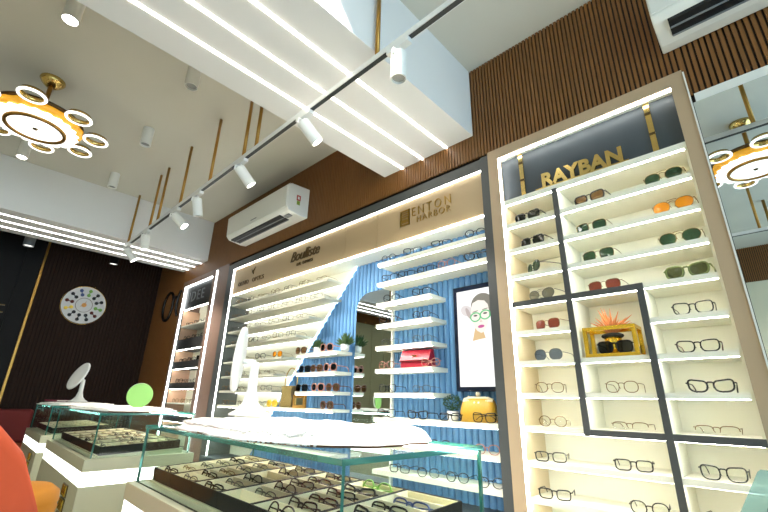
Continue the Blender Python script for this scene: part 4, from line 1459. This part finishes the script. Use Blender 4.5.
# nearest counter: white mirror seen almost edge on
mp = at(249, 424, .90)
vanity(-1.50, .85, 1.043, .096, .295, math.radians(-126), -.06, 'white table mirror standing on the fleece of the nearest counter, seen edge on')
mp3 = at(77, 396, 1.03)
vanity(-4.86, .98, 1.0445, .104, .30, math.radians(-72), -.42, 'white round table mirror on the farthest counter', face='plwhite')
gp = at(139, 406, .93)
gm = thing('green_disc', 'pale green round disc propped upright on the second counter fleece', 'disc', (-3.02, .93, 1.047), math.radians(-8))
Tg = Matrix.Translation((0, 0, .062)) @ Matrix.Rotation(math.radians(78), 4, 'Z') @ Matrix.Rotation(PI / 2, 4, 'X')
MB().lathe([(0, 0), (.072, 0), (.074, .003), (.072, .006), (0, .006)], n=32, T=Tg).build('disc', M['green'], gm)
part(MB().lathe([(0, -.012), (.070, -.012), (.072, -.004), (0, -.003)], n=32, T=Matrix.Translation((-.012, 0, .004)) @ Tg).build('backing_ring', M['plwhite'], gm), 'white backing')
bk = thing('booklet', 'flat maroon booklet on the fleece of the farthest counter', 'booklet', (-5.12, .90, 1.0455), .2)
MB().box(-.13, .13, -.09, .09, 0, .010).build('cover', M['maroon'], bk)
MB().box(-.128, .132, -.088, .088, .0015, .0085).build('pages', M['white'], bk)

# ------------------------------------------------------------------ chairs
def shell_chair(loc, rz, matn, label, seat_h, back_h, r):
    t = thing('armchair', label, 'armchair', loc, rz)
    vs, fs = [], []
    n = 28
    th = .07
    for k in range(n + 1):                   # curved back, open towards local +y
        a = math.radians(180 - 30 + (240 * k / n))
        top = seat_h + (back_h - seat_h) * (0.55 + .45 * max(0, math.sin(PI * k / n)) ** .6)
        for q in range(9):
            b = PI * q / 8
            # rounded upper lip
            rr = r - th / 2 + th / 2 * math.cos(b)
            z = top - th / 2 + th / 2 * math.sin(b)
            vs.append((rr * math.cos(a), rr * math.sin(a), z))
        vs.append(((r - th) * math.cos(a), (r - th) * math.sin(a), seat_h - .12))
        vs.append((r * math.cos(a) * .96, r * math.sin(a) * .96, seat_h - .16))
    w = 11
    for k in range(n):
        for i in range(w):
            i2 = (i + 1) % w
            fs.append((k * w + i, k * w + i2, (k + 1) * w + i2, (k + 1) * w + i))
    fs.append(tuple(range(w)))
    fs.append(tuple(n * w + i for i in range(w))[::-1])
    MB().add(vs, fs).build('backrest', M[matn], t, smooth=True)
    MB().lathe([(0, seat_h - .13), (r * .86, seat_h - .13), (r * .90, seat_h - .08), (r * .88, seat_h - .02), (r * .78, seat_h), (0, seat_h + .008)], n=30).build('seat', M[matn], t, smooth=True)
    for sx in (-1, 1):
        for sy in (-1, 1):
            MB().cyl((sx * r * .55, sy * r * .55, seat_h - .13), (sx * r * .78, sy * r * .78, 0), .016, 10, r2=.010).build('leg', M['gold'], t, smooth=True)
    return t


shell_chair((-1.35, .035, 0), 0, 'orange', 'orange velvet tub armchair closest to the camera', .50, 1.25, .33)
sl = thing('stool', 'amber velvet round cushion stool in front of the second counter', 'stool', (-2.36, .32, 0), 0)
MB().lathe([(0, .62), (.155, .62), (.170, .635), (.174, .668), (.170, .678), (.175, .690), (.170, .725), (.14, .748), (.07, .757), (0, .758)], n=36).build('cushion', M['amberv'], sl, smooth=True)
MB().lathe([(0, .60), (.15, .60), (.15, .62), (0, .62)], n=30).build('seat_plate', M['brass'], sl)
MB().cyl((0, 0, .02), (0, 0, .60), .022, 14).build('post', M['gold'], sl, smooth=True)
MB().lathe([(0, 0), (.2, 0), (.2, .012), (.04, .03), (0, .03)], n=36).build('foot_plate', M['gold'], sl)
MB().tube([(.13 * math.cos(a), .13 * math.sin(a), .28) for a in [2 * PI * i / 24 for i in range(24)]], .008, 8, closed=True).build('foot_ring', M['gold'], sl, smooth=True)
sf = thing('bench_sofa', 'low orange and red bench against the dark end wall', 'sofa', (-5.82, .5, 0), 0)
MB().box(-.30, .28, -1.4, .34, .50, .62).build('seat', M['rust'], sf, bevel=.03)
MB().box(-.30, .26, -1.38, .32, .10, .50).build('base', M['redv'], sf, bevel=.01)
MB().box(-.33, -.18, -1.4, .34, .62, .95).build('backrest', M['redv'], sf, bevel=.03)
for x in (-.25, .22):
    for y in (-1.3, .28):
        MB().cyl((x, y, .11), (x, y, 0), .02, 8).build('leg', M['gold'], sf)

# gold framed display on the opposite side, seen in the mirrors
wd = thing('wall_display', 'gold framed shelf display on the cream wall, shown in the mirror', 'display', (1.1, -3.18, 1.15))
MB().box(-.5, .5, 0, .04, 0, .03).box(-.5, .5, 0, .04, .87, .9).box(-.5, -.47, 0, .04, .03, .87).box(.47, .5, 0, .04, .03, .87).build('frame', M['gold'], wd)
MB().box(-.47, .47, .0, .006, .03, .87).build('back_panel', M['cream'], wd)
for z in (.3, .58):
    MB().box(-.47, .47, .006, .12, z, z + .015).build('shelf', M['white'], wd)

# ------------------------------------------------------------------ daylight
W = bpy.data.worlds.new('daylight')
SC.world = W
W.use_nodes = True
bgn = W.node_tree.nodes['Background']
bgn.inputs['Color'].default_value = (.58, .77, 1, 1)
bgn.inputs['Strength'].default_value = 3.0
pd = bpy.data.lights.new('window_portal', 'AREA')
pd.shape = 'RECTANGLE'
pd.size, pd.size_y = 2.6, 4.4
pd.cycles.is_portal = True
po = bpy.data.objects.new('window_portal', pd)
C.objects.link(po)
po.location = (2.99, -.7, 1.45)
po.rotation_euler = (0, PI / 2, 0)

SC.view_settings.view_transform = 'Standard'
SC.view_settings.look = 'None'
SC.view_settings.gamma = 1
SC.view_settings.exposure = 0.9
SC.view_settings.use_curve_mapping = False
SC.cycles.use_denoising = True
SC.cycles.max_bounces = 10
SC.cycles.transparent_max_bounces = 24
SC.cycles.use_light_tree = True
SC.cycles.sample_clamp_indirect = 6
SC.cycles.blur_glossy = 0.5
